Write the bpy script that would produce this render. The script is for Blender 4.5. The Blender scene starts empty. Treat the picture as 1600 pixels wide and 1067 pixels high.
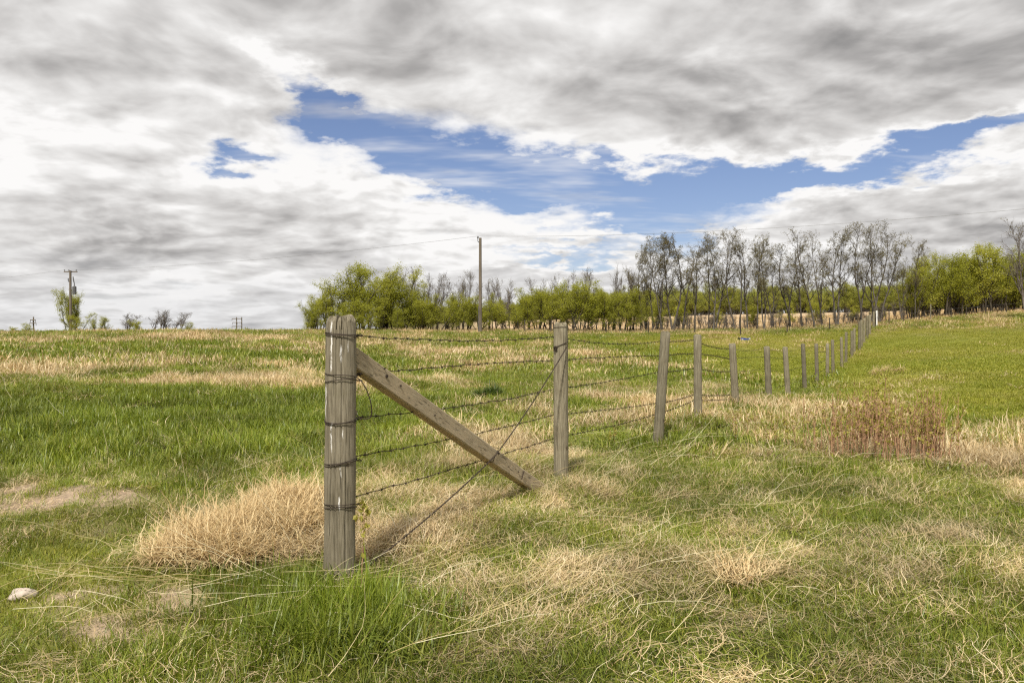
import bpy, math, random
import numpy as np
from mathutils import Vector

R = math.radians
F = 1209.0            # focal length in pixels of the 1600 px wide photograph
EYE = 1.42            # eye height in metres
HOR = 520.0           # pixel row of the eye level
rng = np.random.default_rng(7)
random.seed(7)
scn = bpy.context.scene
COL = scn.collection

# ------------------------------------------------------------------ camera
cam_d = bpy.data.cameras.new('camera')
cam_d.sensor_width = 36.0
cam_d.lens = F / 1600.0 * 36.0
cam_d.clip_start = 0.05
cam_d.clip_end = 12000.0
cam = bpy.data.objects.new('camera', cam_d)
COL.objects.link(cam)
cam.location = (0, 0, EYE)
cam.rotation_euler = (R(90) - math.atan((533.5 - HOR) / F), 0, 0)
scn.camera = cam

# ------------------------------------------------------------------ sun and sky
SUN_H = Vector((-0.26, -0.97)).normalized()      # horizontal direction towards the sun
SUN_EL = R(52)
sun_dir = Vector((SUN_H.x * math.cos(SUN_EL), SUN_H.y * math.cos(SUN_EL), math.sin(SUN_EL)))
sd = bpy.data.lights.new('sun', 'SUN')
sd.energy = 3.8
sd.angle = R(3.0)
sd.color = (1.0, 0.95, 0.86)
sun = bpy.data.objects.new('sun', sd)
COL.objects.link(sun)
sun.rotation_euler = (-sun_dir).to_track_quat('-Z', 'Y').to_euler()

world = bpy.data.worlds.new('World')
scn.world = world
world.use_nodes = True
WT = world.node_tree
for n in list(WT.nodes):
    WT.nodes.remove(n)


class NT:
    """tiny node helper"""
    def __init__(self, tree):
        self.t = tree

    def n(self, kind, **kw):
        nd = self.t.nodes.new(kind)
        for k, v in kw.items():
            setattr(nd, k, v)
        return nd

    def link(self, a, b):
        self.t.links.new(a, b)

    def put(self, sock, v):
        if isinstance(v, bpy.types.NodeSocket):
            self.t.links.new(v, sock)
        elif isinstance(v, (tuple, list)) and hasattr(sock.default_value, '__len__') and len(sock.default_value) == 4 and len(v) == 3:
            sock.default_value = (*v, 1.0)
        else:
            sock.default_value = v

    def m(self, op, a, b=None, c=None, clamp=False):
        nd = self.n('ShaderNodeMath', operation=op)
        nd.use_clamp = clamp
        self.put(nd.inputs[0], a)
        if b is not None:
            self.put(nd.inputs[1], b)
        if c is not None:
            self.put(nd.inputs[2], c)
        return nd.outputs[0]

    def vm(self, op, a, b=None):
        nd = self.n('ShaderNodeVectorMath', operation=op)
        self.put(nd.inputs[0], a)
        if b is not None:
            self.put(nd.inputs[1], b)
        return nd.outputs[0]

    def mapr(self, v, a, b, c, d, smooth=False):
        nd = self.n('ShaderNodeMapRange')
        nd.interpolation_type = 'SMOOTHSTEP' if smooth else 'LINEAR'
        nd.clamp = True
        self.put(nd.inputs[0], v)
        for i, q in enumerate((a, b, c, d)):
            self.put(nd.inputs[i + 1], q)
        return nd.outputs[0]

    def noise(self, vec, scale, detail=4.0, rough=0.5, dist=0.0, out='Fac', lac=2.0):
        nd = self.n('ShaderNodeTexNoise')
        nd.noise_dimensions = '3D'
        if vec is not None:
            self.put(nd.inputs['Vector'], vec)
        nd.inputs['Scale'].default_value = scale
        nd.inputs['Detail'].default_value = detail
        nd.inputs['Roughness'].default_value = rough
        nd.inputs['Lacunarity'].default_value = lac
        nd.inputs['Distortion'].default_value = dist
        return nd.outputs[out]

    def mix(self, f, a, b, blend='MIX'):
        nd = self.n('ShaderNodeMix', data_type='RGBA', blend_type=blend)
        self.put(nd.inputs[0], f)
        self.put(nd.inputs[6], a)
        self.put(nd.inputs[7], b)
        return nd.outputs[2]

    def ramp(self, f, stops):
        nd = self.n('ShaderNodeValToRGB')
        el = nd.color_ramp.elements
        while len(el) < len(stops):
            el.new(0.5)
        for e, (p, c) in zip(el, stops):
            e.position = p
            e.color = (*c, 1) if len(c) == 3 else c
        self.put(nd.inputs[0], f)
        return nd.outputs[0]

    def xyz(self, x, y, z):
        nd = self.n('ShaderNodeCombineXYZ')
        for i, q in enumerate((x, y, z)):
            self.put(nd.inputs[i], q)
        return nd.outputs[0]


def build_sky():
    w = NT(WT)
    sky = w.n('ShaderNodeTexSky', sky_type='NISHITA')
    sky.sun_disc = False
    sky.sun_elevation = SUN_EL
    sky.sun_rotation = math.atan2(SUN_H.x, SUN_H.y)
    sky.air_density = 1.0
    sky.dust_density = 0.4
    sky.ozone_density = 2.0
    tc = w.n('ShaderNodeTexCoord')
    d = tc.outputs['Generated']
    sep = w.n('ShaderNodeSeparateXYZ')
    w.link(d, sep.inputs[0])
    x, y, z = sep.outputs
    zc = w.m('ADD', w.m('MAXIMUM', z, 0.0), 0.20)
    P = w.xyz(w.m('DIVIDE', x, zc), w.m('DIVIDE', y, zc), 3.7)
    # domain warp
    wn = w.noise(P, 1.5, 2.0, 0.5, out='Color')
    warp = w.vm('MULTIPLY', w.vm('SUBTRACT', wn, (0.5, 0.5, 0.5)), (0.28, 0.28, 0.0))
    Pw = w.vm('ADD', P, warp)

    def dens(p, det):
        big = w.noise(p, 1.0, 1.0, 0.5)
        med = w.noise(w.vm('ADD', p, (11.3, 4.1, 0)), 2.5, det, 0.54)
        vo = w.n('ShaderNodeTexVoronoi', voronoi_dimensions='2D', feature='SMOOTH_F1', normalize=True)
        w.put(vo.inputs['Vector'], p)
        vo.inputs['Scale'].default_value = 3.4
        vo.inputs['Detail'].default_value = 2.0
        vo.inputs['Roughness'].default_value = 0.55
        vo.inputs['Smoothness'].default_value = 0.35
        puff = w.m('SUBTRACT', 0.62, vo.outputs['Distance'])
        return w.m('ADD', w.m('ADD', w.m('MULTIPLY', big, 0.6), w.m('MULTIPLY', med, 0.55)), w.m('MULTIPLY', puff, 0.20))

    d0 = dens(Pw, 8.0)
    # towards the sun, for lit and shaded sides of the billows
    d1 = dens(w.vm('ADD', Pw, (SUN_H.x * 0.07, SUN_H.y * 0.07, 0.0)), 4.0)
    # openings in the cloud deck: azimuth, elevation (degrees), half sizes, tilt, depth
    az = w.m('MULTIPLY', w.m('ARCTAN2', x, y), 180 / math.pi)
    el = w.m('MULTIPLY', w.m('ARCSINE', z), 180 / math.pi)
    wob = w.noise(P, 3.4, 6.0, 0.6, out='Color')
    ws = w.n('ShaderNodeSeparateXYZ')
    w.link(wob, ws.inputs[0])
    az = w.m('ADD', az, w.m('MULTIPLY', w.m('SUBTRACT', ws.outputs[0], 0.5), 13.0))
    el = w.m('ADD', el, w.m('MULTIPLY', w.m('SUBTRACT', ws.outputs[1], 0.5), 8.0))
    gap = None
    for (a0, e0, sa, se, tilt, amp) in GAPS:
        da = w.m('SUBTRACT', az, a0)
        de = w.m('SUBTRACT', el, e0)
        c, s = math.cos(R(tilt)), math.sin(R(tilt))
        u = w.m('ADD', w.m('MULTIPLY', da, c / sa), w.m('MULTIPLY', de, s / sa))
        v = w.m('ADD', w.m('MULTIPLY', da, -s / se), w.m('MULTIPLY', de, c / se))
        q = w.m('ADD', w.m('MULTIPLY', u, u), w.m('MULTIPLY', v, v))
        g = w.m('MULTIPLY', w.m('EXPONENT', w.m('MULTIPLY', q, -1.0)), amp)
        gap = g if gap is None else w.m('ADD', gap, g)
    dd = w.m('SUBTRACT', w.m('ADD', d0, 0.12), gap)
    alpha = w.mapr(dd, 0.33, 0.60, 0.0, 1.0, True)
    veil = w.noise(w.vm('MULTIPLY', P, (0.8, 2.4, 1.0)), 2.0, 4.0, 0.6)
    alpha = w.m('MAXIMUM', alpha, w.mapr(veil, 0.48, 0.74, 0.0, 0.55, True))
    thick = w.mapr(dd, 0.60, 0.88, 0.0, 1.0, True)
    relief = w.m('MULTIPLY', w.m('SUBTRACT', d0, d1), 4.4)
    fine = w.noise(Pw, 7.5, 4.0, 0.6)
    sh = w.m('ADD', w.m('SUBTRACT', 0.98, w.m('MULTIPLY', thick, 0.53)), relief)
    sh = w.m('ADD', sh, w.m('MULTIPLY', w.m('SUBTRACT', fine, 0.5), 0.55))
    ccol = w.ramp(sh, [(0.0, (0.21, 0.205, 0.203)), (0.3, (0.33, 0.32, 0.313)), (0.6, (0.49, 0.478, 0.467)), (0.85, (0.63, 0.62, 0.608)), (1.0, (0.73, 0.72, 0.71))])
    lo = w.mapr(el, 0.0, 7.0, 1.0, 0.0, True)
    ccol = w.mix(w.m('MULTIPLY', lo, 0.45), ccol, (0.47, 0.475, 0.49))
    bgs = w.n('ShaderNodeBackground')
    w.link(w.mix(1.0, sky.outputs[0], (0.90, 0.85, 0.97), 'MULTIPLY'), bgs.inputs[0])
    bgs.inputs[1].default_value = 0.078
    bgc = w.n('ShaderNodeBackground')
    w.link(ccol, bgc.inputs[0])
    bgc.inputs[1].default_value = 1.0
    mx = w.n('ShaderNodeMixShader')
    w.link(alpha, mx.inputs[0])
    w.link(bgs.outputs[0], mx.inputs[1])
    w.link(bgc.outputs[0], mx.inputs[2])
    out = w.n('ShaderNodeOutputWorld')
    w.link(mx.outputs[0], out.inputs[0])


GAPS = [
    (-12.0, 15.0, 6.5, 1.0, -30, 0.5), (-2.5, 12.0, 8.0, 1.9, -8, 0.55), (9.0, 10.6, 10.0, 1.6, 0, 0.5),
    (21.5, 10.4, 9.0, 1.3, 6, 0.6), (30.0, 12.4, 5.5, 0.9, 4, 0.5), (-19.5, 11.6, 2.2, 1.0, 0, 0.4),
    (9.0, 7.8, 9.0, 1.0, 0, 0.42), (5.0, 5.8, 7.0, 0.8, 3, 0.38)]
build_sky()
world.cycles.sampling_method = 'NONE'

vs = scn.view_settings
vs.view_transform = 'Standard'
vs.look = 'None'
vs.exposure = 0.42
vs.gamma = 1.0
vs.use_curve_mapping = False
cy = scn.cycles
cy.max_bounces = 4
cy.diffuse_bounces = 2
cy.glossy_bounces = 2
cy.transmission_bounces = 2
cy.transparent_max_bounces = 4
cy.caustics_reflective = False
cy.caustics_refractive = False
cy.use_denoising = False
cy.use_adaptive_sampling = True
cy.adaptive_threshold = 0.02
cy.filter_width = 1.25
#SKYEND

# ------------------------------------------------------------------ numpy noise
_PERM = np.random.default_rng(3).random((256, 256))


def vnoise(x, y):
    xi = np.floor(x).astype(int)
    yi = np.floor(y).astype(int)
    fx = x - xi
    fy = y - yi
    fx = fx * fx * (3 - 2 * fx)
    fy = fy * fy * (3 - 2 * fy)
    g = lambda a, b: _PERM[a & 255, b & 255]
    a = g(xi, yi) * (1 - fx) + g(xi + 1, yi) * fx
    b = g(xi, yi + 1) * (1 - fx) + g(xi + 1, yi + 1) * fx
    return a * (1 - fy) + b * fy


def fbm(x, y, f, octs=4, ox=0.0):
    s, a, t = 0.0, 1.0, 0.0
    for o in range(octs):
        s = s + a * vnoise(x * f + ox + 17.3 * o, y * f - ox + 5.1 * o)
        t += a
        a *= 0.5
        f *= 2.03
    return s / t


def sstep(a, b, x):
    t = np.clip((x - a) / (b - a), 0, 1)
    return t * t * (3 - 2 * t)


# ------------------------------------------------------------------ terrain height
# (pixel column, pixel row of the ground, distance) read off the photograph
_CTRL = [(531, 905, 4.46), (876, 755, 7.25), (1028, 695, 10.1), (1090, 658, 11.85), (1150, 637, 14.24), (1202, 626, 17.5), (1232, 622, 20.1),
         (1258, 611, 23.4), (1277, 602, 26.5), (1292, 592, 29.4), (1301, 584, 31.4), (1315, 577, 35), (1322, 567, 37.3), (1331, 560, 41),
         (1344, 548, 46.8), (1352, 533, 54), (1369, 512, 68),
         (-300, 704, 9.5), (0, 700, 9.5), (250, 695, 9.7), (-300, 595, 19), (0, 600, 18), (250, 600, 19), (450, 592, 21), (0, 562, 27), (300, 566, 27), (0, 536, 40), (300, 536, 42),
         (-300, 522, 55), (0, 525, 55), (130, 522, 55), (300, 521.5, 57), (480, 520.5, 62), (600, 553, 38), (750, 560, 36), (900, 570, 32), (700, 598, 22), (900, 610, 19), (1050, 600, 22),
         (650, 519.5, 74), (800, 520, 74), (950, 521, 75), (1080, 519, 76), (1160, 533, 55), (1000, 545, 45), (1220, 515, 78), (1300, 512, 76), (1450, 499, 72), (1530, 493, 74), (1600, 486, 76), (1800, 478, 76),
         (1600, 660, 12.2), (1600, 600, 20), (1600, 555, 32), (1600, 530, 44), (1480, 518, 55), (1450, 570, 30), (1800, 600, 20), (1900, 535, 40),
         (0, 524, 90), (300, 523, 95), (-300, 523, 95), (480, 521, 100), (650, 513, 105), (850, 508, 110), (1100, 506, 105), (1300, 502, 105), (1500, 490, 105), (1700, 478, 105),
         (0, 521.5, 160), (300, 521.5, 160), (-300, 522, 160), (500, 520, 160), (700, 505, 160), (900, 498, 160), (1150, 491, 160), (1350, 487, 160), (1550, 481, 160), (1800, 478, 160),
         (0, 521, 300), (400, 521, 300), (600, 518, 300), (900, 505, 300), (1300, 498, 300), (1700, 495, 300)]
_c = np.array(_CTRL, float)
_cx = (_c[:, 0] - 800) / F * _c[:, 2]
_cy = _c[:, 2]
_ch = EYE - (_c[:, 1] - HOR) / F * _c[:, 2]
_fixed = [(x, y, 0.0) for x, y in ((-2, 0.5), (2, 0.5), (0, 2), (-2, 3), (2, 3), (3.5, 5), (-4, 5), (0.9, 4.6), (5, 7.5), (3, 8), (-3, 7))]
_cx = np.r_[_cx, [f[0] for f in _fixed]]
_cy = np.r_[_cy, [f[1] for f in _fixed]]
_ch = np.r_[_ch, [f[2] for f in _fixed]]


def _uv(x, y):
    r = np.clip(np.hypot(x, y), 1.2, 320)
    a = np.clip(np.arctan2(x, y), -0.85, 0.85)
    return a * 2.2, np.log(r)


def _phi(d2):
    return 0.5 * d2 * np.log(d2 + 1e-9)


_cu, _cv = _uv(_cx, _cy)
_n = len(_cu)
_K = _phi((_cu[:, None] - _cu) ** 2 + (_cv[:, None] - _cv) ** 2) + np.eye(_n) * 0.002
_A = np.zeros((_n + 3, _n + 3))
_A[:_n, :_n] = _K
_A[:_n, _n:] = np.c_[np.ones(_n), _cu, _cv]
_A[_n:, :_n] = _A[:_n, _n:].T
_W = np.linalg.solve(_A, np.r_[_ch, 0, 0, 0])


def base_h(x, y):
    x = np.asarray(x, float)
    y = np.asarray(y, float)
    sh = x.shape
    x = x.ravel()
    y = y.ravel()
    u, v = _uv(x, y)
    h = np.zeros(len(u))
    for i in range(0, len(u), 20000):
        s = slice(i, i + 20000)
        h[s] = _phi((u[s, None] - _cu) ** 2 + (v[s, None] - _cv) ** 2) @ _W[:_n] + _W[_n] + _W[_n + 1] * u[s] + _W[_n + 2] * v[s]
    a = np.abs(np.arctan2(x, y))
    h *= 1 - sstep(1.1, 1.9, a) * 0.9
    return h.reshape(sh)


def height(x, y):
    x = np.asarray(x, float)
    y = np.asarray(y, float)
    r = np.hypot(x, y)
    b = (fbm(x, y, 0.9, 3, 3.3) - 0.5) * 0.10 + (fbm(x, y, 0.22, 2, 9.1) - 0.5) * 0.16 * sstep(6, 20, r)
    b = b + (fbm(x, y, 1.5, 2, 44.0) - 0.5) * 0.20 * sstep(-1.2, -2.5, x) * sstep(5.5, 8, r) * (1 - sstep(25, 40, r))
    b = b * (1 - sstep(70, 140, r) * 0.6)
    return base_h(x, y) + b


def H(x, y):
    return float(height(np.array([x]), np.array([y]))[0])


def ground_at(px, py, guess=None):
    """ground point seen at a pixel of the photograph (first hit along the ray)"""
    t = np.concatenate([np.linspace(2, 30, 400), np.linspace(30, 120, 500)])
    x = (px - 800) / F * t
    z = EYE - (py - HOR) / F * t
    below = z < base_h(x, t)
    k = int(np.argmax(below)) if below.any() else len(t) - 1
    return float(x[k]), float(t[k])


# ------------------------------------------------------------------ mesh helpers
def mesh_np(name, verts, quads=None, tris=None, attrs=None, smooth=False, mat=None, mat_idx=None):
    me = bpy.data.meshes.new(name)
    verts = np.asarray(verts, np.float32)
    loops, starts, tot = [], [], []
    off = 0
    for f, k in ((quads, 4), (tris, 3)):
        if f is None or len(f) == 0:
            continue
        f = np.asarray(f, np.int32).reshape(-1, k)
        loops.append(f.ravel())
        starts.append(off + np.arange(len(f), dtype=np.int32) * k)
        off += f.size
    me.vertices.add(len(verts))
    me.vertices.foreach_set('co', verts.ravel())
    if loops:
        L = np.concatenate(loops)
        S = np.concatenate(starts)
        me.loops.add(len(L))
        me.loops.foreach_set('vertex_index', L)
        me.polygons.add(len(S))
        me.polygons.foreach_set('loop_start', S)
        sm = np.full(len(S), bool(smooth)) if isinstance(smooth, bool) else np.asarray(smooth, bool)
        me.polygons.foreach_set('use_smooth', sm)
    me.update(calc_edges=True)
    for k, a in (attrs or {}).items():
        a = np.asarray(a, np.float32)
        if a.ndim == 1:
            at = me.attributes.new(k, 'FLOAT', 'POINT')
            at.data.foreach_set('value', a)
        elif a.shape[1] == 4:
            at = me.attributes.new(k, 'FLOAT_COLOR', 'POINT')
            at.data.foreach_set('color', a.ravel())
        else:
            at = me.attributes.new(k, 'FLOAT_VECTOR', 'POINT')
            at.data.foreach_set('vector', a.ravel())
    for m in (mat if isinstance(mat, (list, tuple)) else [mat] if mat else []):
        me.materials.append(m)
    if mat_idx is not None:
        me.polygons.foreach_set('material_index', np.asarray(mat_idx, np.int32))
    return me


class MB:
    """collects pieces into one mesh"""
    def __init__(self):
        self.v, self.q, self.t, self.n = [], [], [], 0

    def add(self, v, q=None, t=None):
        v = np.asarray(v, float)
        self.v.append(v)
        if q is not None and len(q):
            self.q.append(np.asarray(q, int) + self.n)
        if t is not None and len(t):
            self.t.append(np.asarray(t, int) + self.n)
        self.n += len(v)

    def tube(self, pts, rad, k=6, caps=True):
        pts = np.asarray(pts, float)
        v, q = tubes(pts[None], np.broadcast_to(np.asarray(rad, float), (len(pts),))[None], k)
        t = None
        if caps:
            n = len(pts)
            v = np.r_[v, pts[:1], pts[-1:]]
            c0, c1 = n * k, n * k + 1
            i = np.arange(k)
            t = np.r_[np.c_[(i + 1) % k, i, np.full(k, c0)], np.c_[(n - 1) * k + i, (n - 1) * k + (i + 1) % k, np.full(k, c1)]]
        self.add(v, q, t)

    def box(self, c, s, rz=0.0):
        x, y, z = [q / 2 for q in s]
        v = np.array([(-x, -y, -z), (x, -y, -z), (x, y, -z), (-x, y, -z), (-x, -y, z), (x, -y, z), (x, y, z), (-x, y, z)])
        cc, ss = math.cos(rz), math.sin(rz)
        v = np.c_[v[:, 0] * cc - v[:, 1] * ss, v[:, 0] * ss + v[:, 1] * cc, v[:, 2]] + np.asarray(c)
        self.add(v, [(0, 3, 2, 1), (4, 5, 6, 7), (0, 1, 5, 4), (1, 2, 6, 5), (2, 3, 7, 6), (3, 0, 4, 7)])

    def mesh(self, name, mat, smooth=False, attrs=None):
        return mesh_np(name, np.concatenate(self.v), np.concatenate(self.q) if self.q else None, np.concatenate(self.t) if self.t else None, attrs, smooth, mat)


def tubes(P, Rd, k):
    """P (B,n,3) polylines, Rd (B,n) radii -> vertices and quads of B open tubes"""
    B, n, _ = P.shape
    T = np.empty_like(P)
    T[:, 1:-1] = P[:, 2:] - P[:, :-2]
    T[:, 0] = P[:, 1] - P[:, 0]
    T[:, -1] = P[:, -1] - P[:, -2]
    T /= np.linalg.norm(T, axis=2, keepdims=True) + 1e-9
    mean = T.mean(1)
    ref = np.where(np.abs(mean[:, 2:3]) < 0.8, np.array([[0, 0, 1.0]]), np.array([[1.0, 0.1, 0]]))
    U = np.cross(T, ref[:, None, :])
    U /= np.linalg.norm(U, axis=2, keepdims=True) + 1e-9
    V = np.cross(T, U)
    a = np.arange(k) * 2 * np.pi / k
    ring = U[:, :, None, :] * np.cos(a)[None, None, :, None] + V[:, :, None, :] * np.sin(a)[None, None, :, None]
    v = (P[:, :, None, :] + ring * Rd[:, :, None, None]).reshape(-1, 3)
    b, i, j = np.meshgrid(np.arange(B), np.arange(n - 1), np.arange(k), indexing='ij')
    base = b * n * k
    q = np.stack([base + i * k + j, base + i * k + (j + 1) % k, base + (i + 1) * k + (j + 1) % k, base + (i + 1) * k + j], -1).reshape(-1, 4)
    return v, q


def ob(name, data, parent=None, loc=None, rz=0.0, col=None):
    o = bpy.data.objects.new(name, data)
    (col or COL).objects.link(o)
    if parent is not None:
        o.parent = parent
    if loc is not None:
        o.location = loc
    if rz:
        o.rotation_euler.z = rz
    return o


def tag(o, label=None, cat=None, group=None, kind=None):
    if label:
        o['label'] = label
    if cat:
        o['category'] = cat
    if group:
        o['group'] = group
    if kind:
        o['kind'] = kind
    return o


# ------------------------------------------------------------------ materials
def new_mat(name):
    m = bpy.data.materials.new(name)
    m.use_nodes = True
    t = m.node_tree
    for n in list(t.nodes):
        t.nodes.remove(n)
    w = NT(t)
    out = w.n('ShaderNodeOutputMaterial')
    return m, w, out


def bsdf(w, col, rough=0.8, spec=0.2, metal=0.0, normal=None):
    b = w.n('ShaderNodeBsdfPrincipled')
    w.put(b.inputs['Base Color'], col)
    w.put(b.inputs['Roughness'], rough)
    w.put(b.inputs['Specular IOR Level'], spec)
    b.inputs['Metallic'].default_value = metal
    if normal is not None:
        w.link(normal, b.inputs['Normal'])
    return b.outputs[0]


def bump(w, h, strength=0.4, dist=0.01):
    n = w.n('ShaderNodeBump')
    n.inputs['Strength'].default_value = strength
    n.inputs['Distance'].default_value = dist
    w.link(h, n.inputs['Height'])
    return n.outputs[0]


def attr(w, name, typ='GEOMETRY', out='Fac'):
    a = w.n('ShaderNodeAttribute', attribute_type=typ, attribute_name=name)
    return a.outputs[out]


def blade_mat(name, stops, trans=0.35, rough=0.55, spec=0.25, tcol=(1, 1, 1), inst=True):
    m, w, out = new_mat(name)
    r = attr(w, 'rnd')
    it = attr(w, 'tint', 'INSTANCER', 'Color')
    isep = w.n('ShaderNodeSeparateXYZ')
    w.link(it, isep.inputs[0])
    if inst:
        f = w.m('ADD', w.m('MULTIPLY', r, 0.55), w.m('MULTIPLY', isep.outputs[0], 0.45))
        col = w.ramp(f, stops)
        br = w.mapr(isep.outputs[1], 0, 1, 0.72, 1.28)
        col = w.mix(1.0, col, w.xyz(br, br, br), 'MULTIPLY')
    else:
        col = w.ramp(r, stops)
    b = bsdf(w, col, rough, spec)
    tr = w.n('ShaderNodeBsdfTranslucent')
    w.link(w.mix(1.0, col, tcol, 'MULTIPLY'), tr.inputs[0])
    mx = w.n('ShaderNodeMixShader')
    mx.inputs[0].default_value = trans
    w.link(b, mx.inputs[1])
    w.link(tr.outputs[0], mx.inputs[2])
    w.link(mx.outputs[0], out.inputs[0])
    return m


M_GREEN = blade_mat('green_blade', [(0.0, (0.105, 0.15, 0.014)), (0.38, (0.19, 0.235, 0.024)), (0.72, (0.30, 0.305, 0.05)), (1.0, (0.50, 0.45, 0.16))], 0.35, 0.42, 0.4, (1.05, 1.1, 0.6))
M_LAWN = blade_mat('lawn_blade', [(0.0, (0.13, 0.18, 0.012)), (0.4, (0.25, 0.262, 0.028)), (0.75, (0.37, 0.345, 0.07)), (1.0, (0.52, 0.44, 0.18))], 0.3, 0.55, 0.25, (1.05, 1.05, 0.6))
M_DRY = blade_mat('dry_blade', [(0.0, (0.34, 0.22, 0.10)), (0.3, (0.53, 0.39, 0.20)), (0.65, (0.70, 0.56, 0.33)), (1.0, (0.88, 0.80, 0.58))], 0.28, 0.6, 0.25, (1.0, 0.9, 0.7))
_GS = [(0.0, (0.06, 0.095, 0.012)), (0.5, (0.10, 0.145, 0.02)), (1.0, (0.19, 0.22, 0.04))]
_DS = [(0.0, (0.44, 0.30, 0.14)), (0.3, (0.62, 0.46, 0.24)), (0.65, (0.76, 0.61, 0.35)), (1.0, (0.90, 0.82, 0.60))]
M_GREEN1 = blade_mat('tuft_blade', _GS, 0.3, 0.45, 0.35, inst=False)
M_DRY1 = blade_mat('mound_straw', _DS, 0.28, 0.6, 0.25, inst=False)
M_STALK = blade_mat('stalk', [(0.0, (0.42, 0.33, 0.14)), (0.5, (0.58, 0.47, 0.23)), (1.0, (0.80, 0.73, 0.50))], 0.15, 0.6, 0.25, inst=False)


def leaf_mat(name, stops, trans=0.4):
    m, w, out = new_mat(name)
    r = attr(w, 'rnd')
    oi = w.n('ShaderNodeObjectInfo')
    f = w.m('ADD', w.m('MULTIPLY', r, 0.7), w.m('MULTIPLY', oi.outputs['Random'], 0.3))
    col = w.ramp(f, stops)
    b = bsdf(w, col, 0.55, 0.25)
    tr = w.n('ShaderNodeBsdfTranslucent')
    w.link(w.mix(1.0, col, (1.15, 1.1, 0.5), 'MULTIPLY'), tr.inputs[0])
    mx = w.n('ShaderNodeMixShader')
    mx.inputs[0].default_value = trans
    w.link(b, mx.inputs[1])
    w.link(tr.outputs[0], mx.inputs[2])
    w.link(mx.outputs[0], out.inputs[0])
    return m


M_LEAF = leaf_mat('spring_leaf', [(0.0, (0.235, 0.26, 0.03)), (0.5, (0.385, 0.40, 0.055)), (1.0, (0.55, 0.54, 0.13))], 0.55)
M_BUD = leaf_mat('aspen_bud', [(0.0, (0.10, 0.08, 0.035)), (0.5, (0.165, 0.14, 0.055)), (1.0, (0.26, 0.235, 0.09))], 0.25)
M_FARLEAF = leaf_mat('wood_leaf', [(0.0, (0.24, 0.26, 0.05)), (0.5, (0.36, 0.38, 0.08)), (1.0, (0.46, 0.47, 0.13))], 0.5)


def bark_mat(name, a, b, sc=6.0):
    m, w, out = new_mat(name)
    tc = w.n('ShaderNodeTexCoord').outputs['Object']
    n = w.noise(w.vm('MULTIPLY', tc, (1, 1, 0.35)), sc, 5, 0.6)
    w.link(bsdf(w, w.mix(w.mapr(n, 0.3, 0.7, 0, 1), a, b), 0.9, 0.15), out.inputs[0])
    return m


M_BARK = bark_mat('grey_bark', (0.05, 0.042, 0.034), (0.17, 0.15, 0.125))
M_TWIG = bark_mat('bare_twig', (0.085, 0.068, 0.055), (0.20, 0.17, 0.145))
M_DARKBARK = bark_mat('dark_bark', (0.035, 0.028, 0.02), (0.10, 0.085, 0.062))


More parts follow.
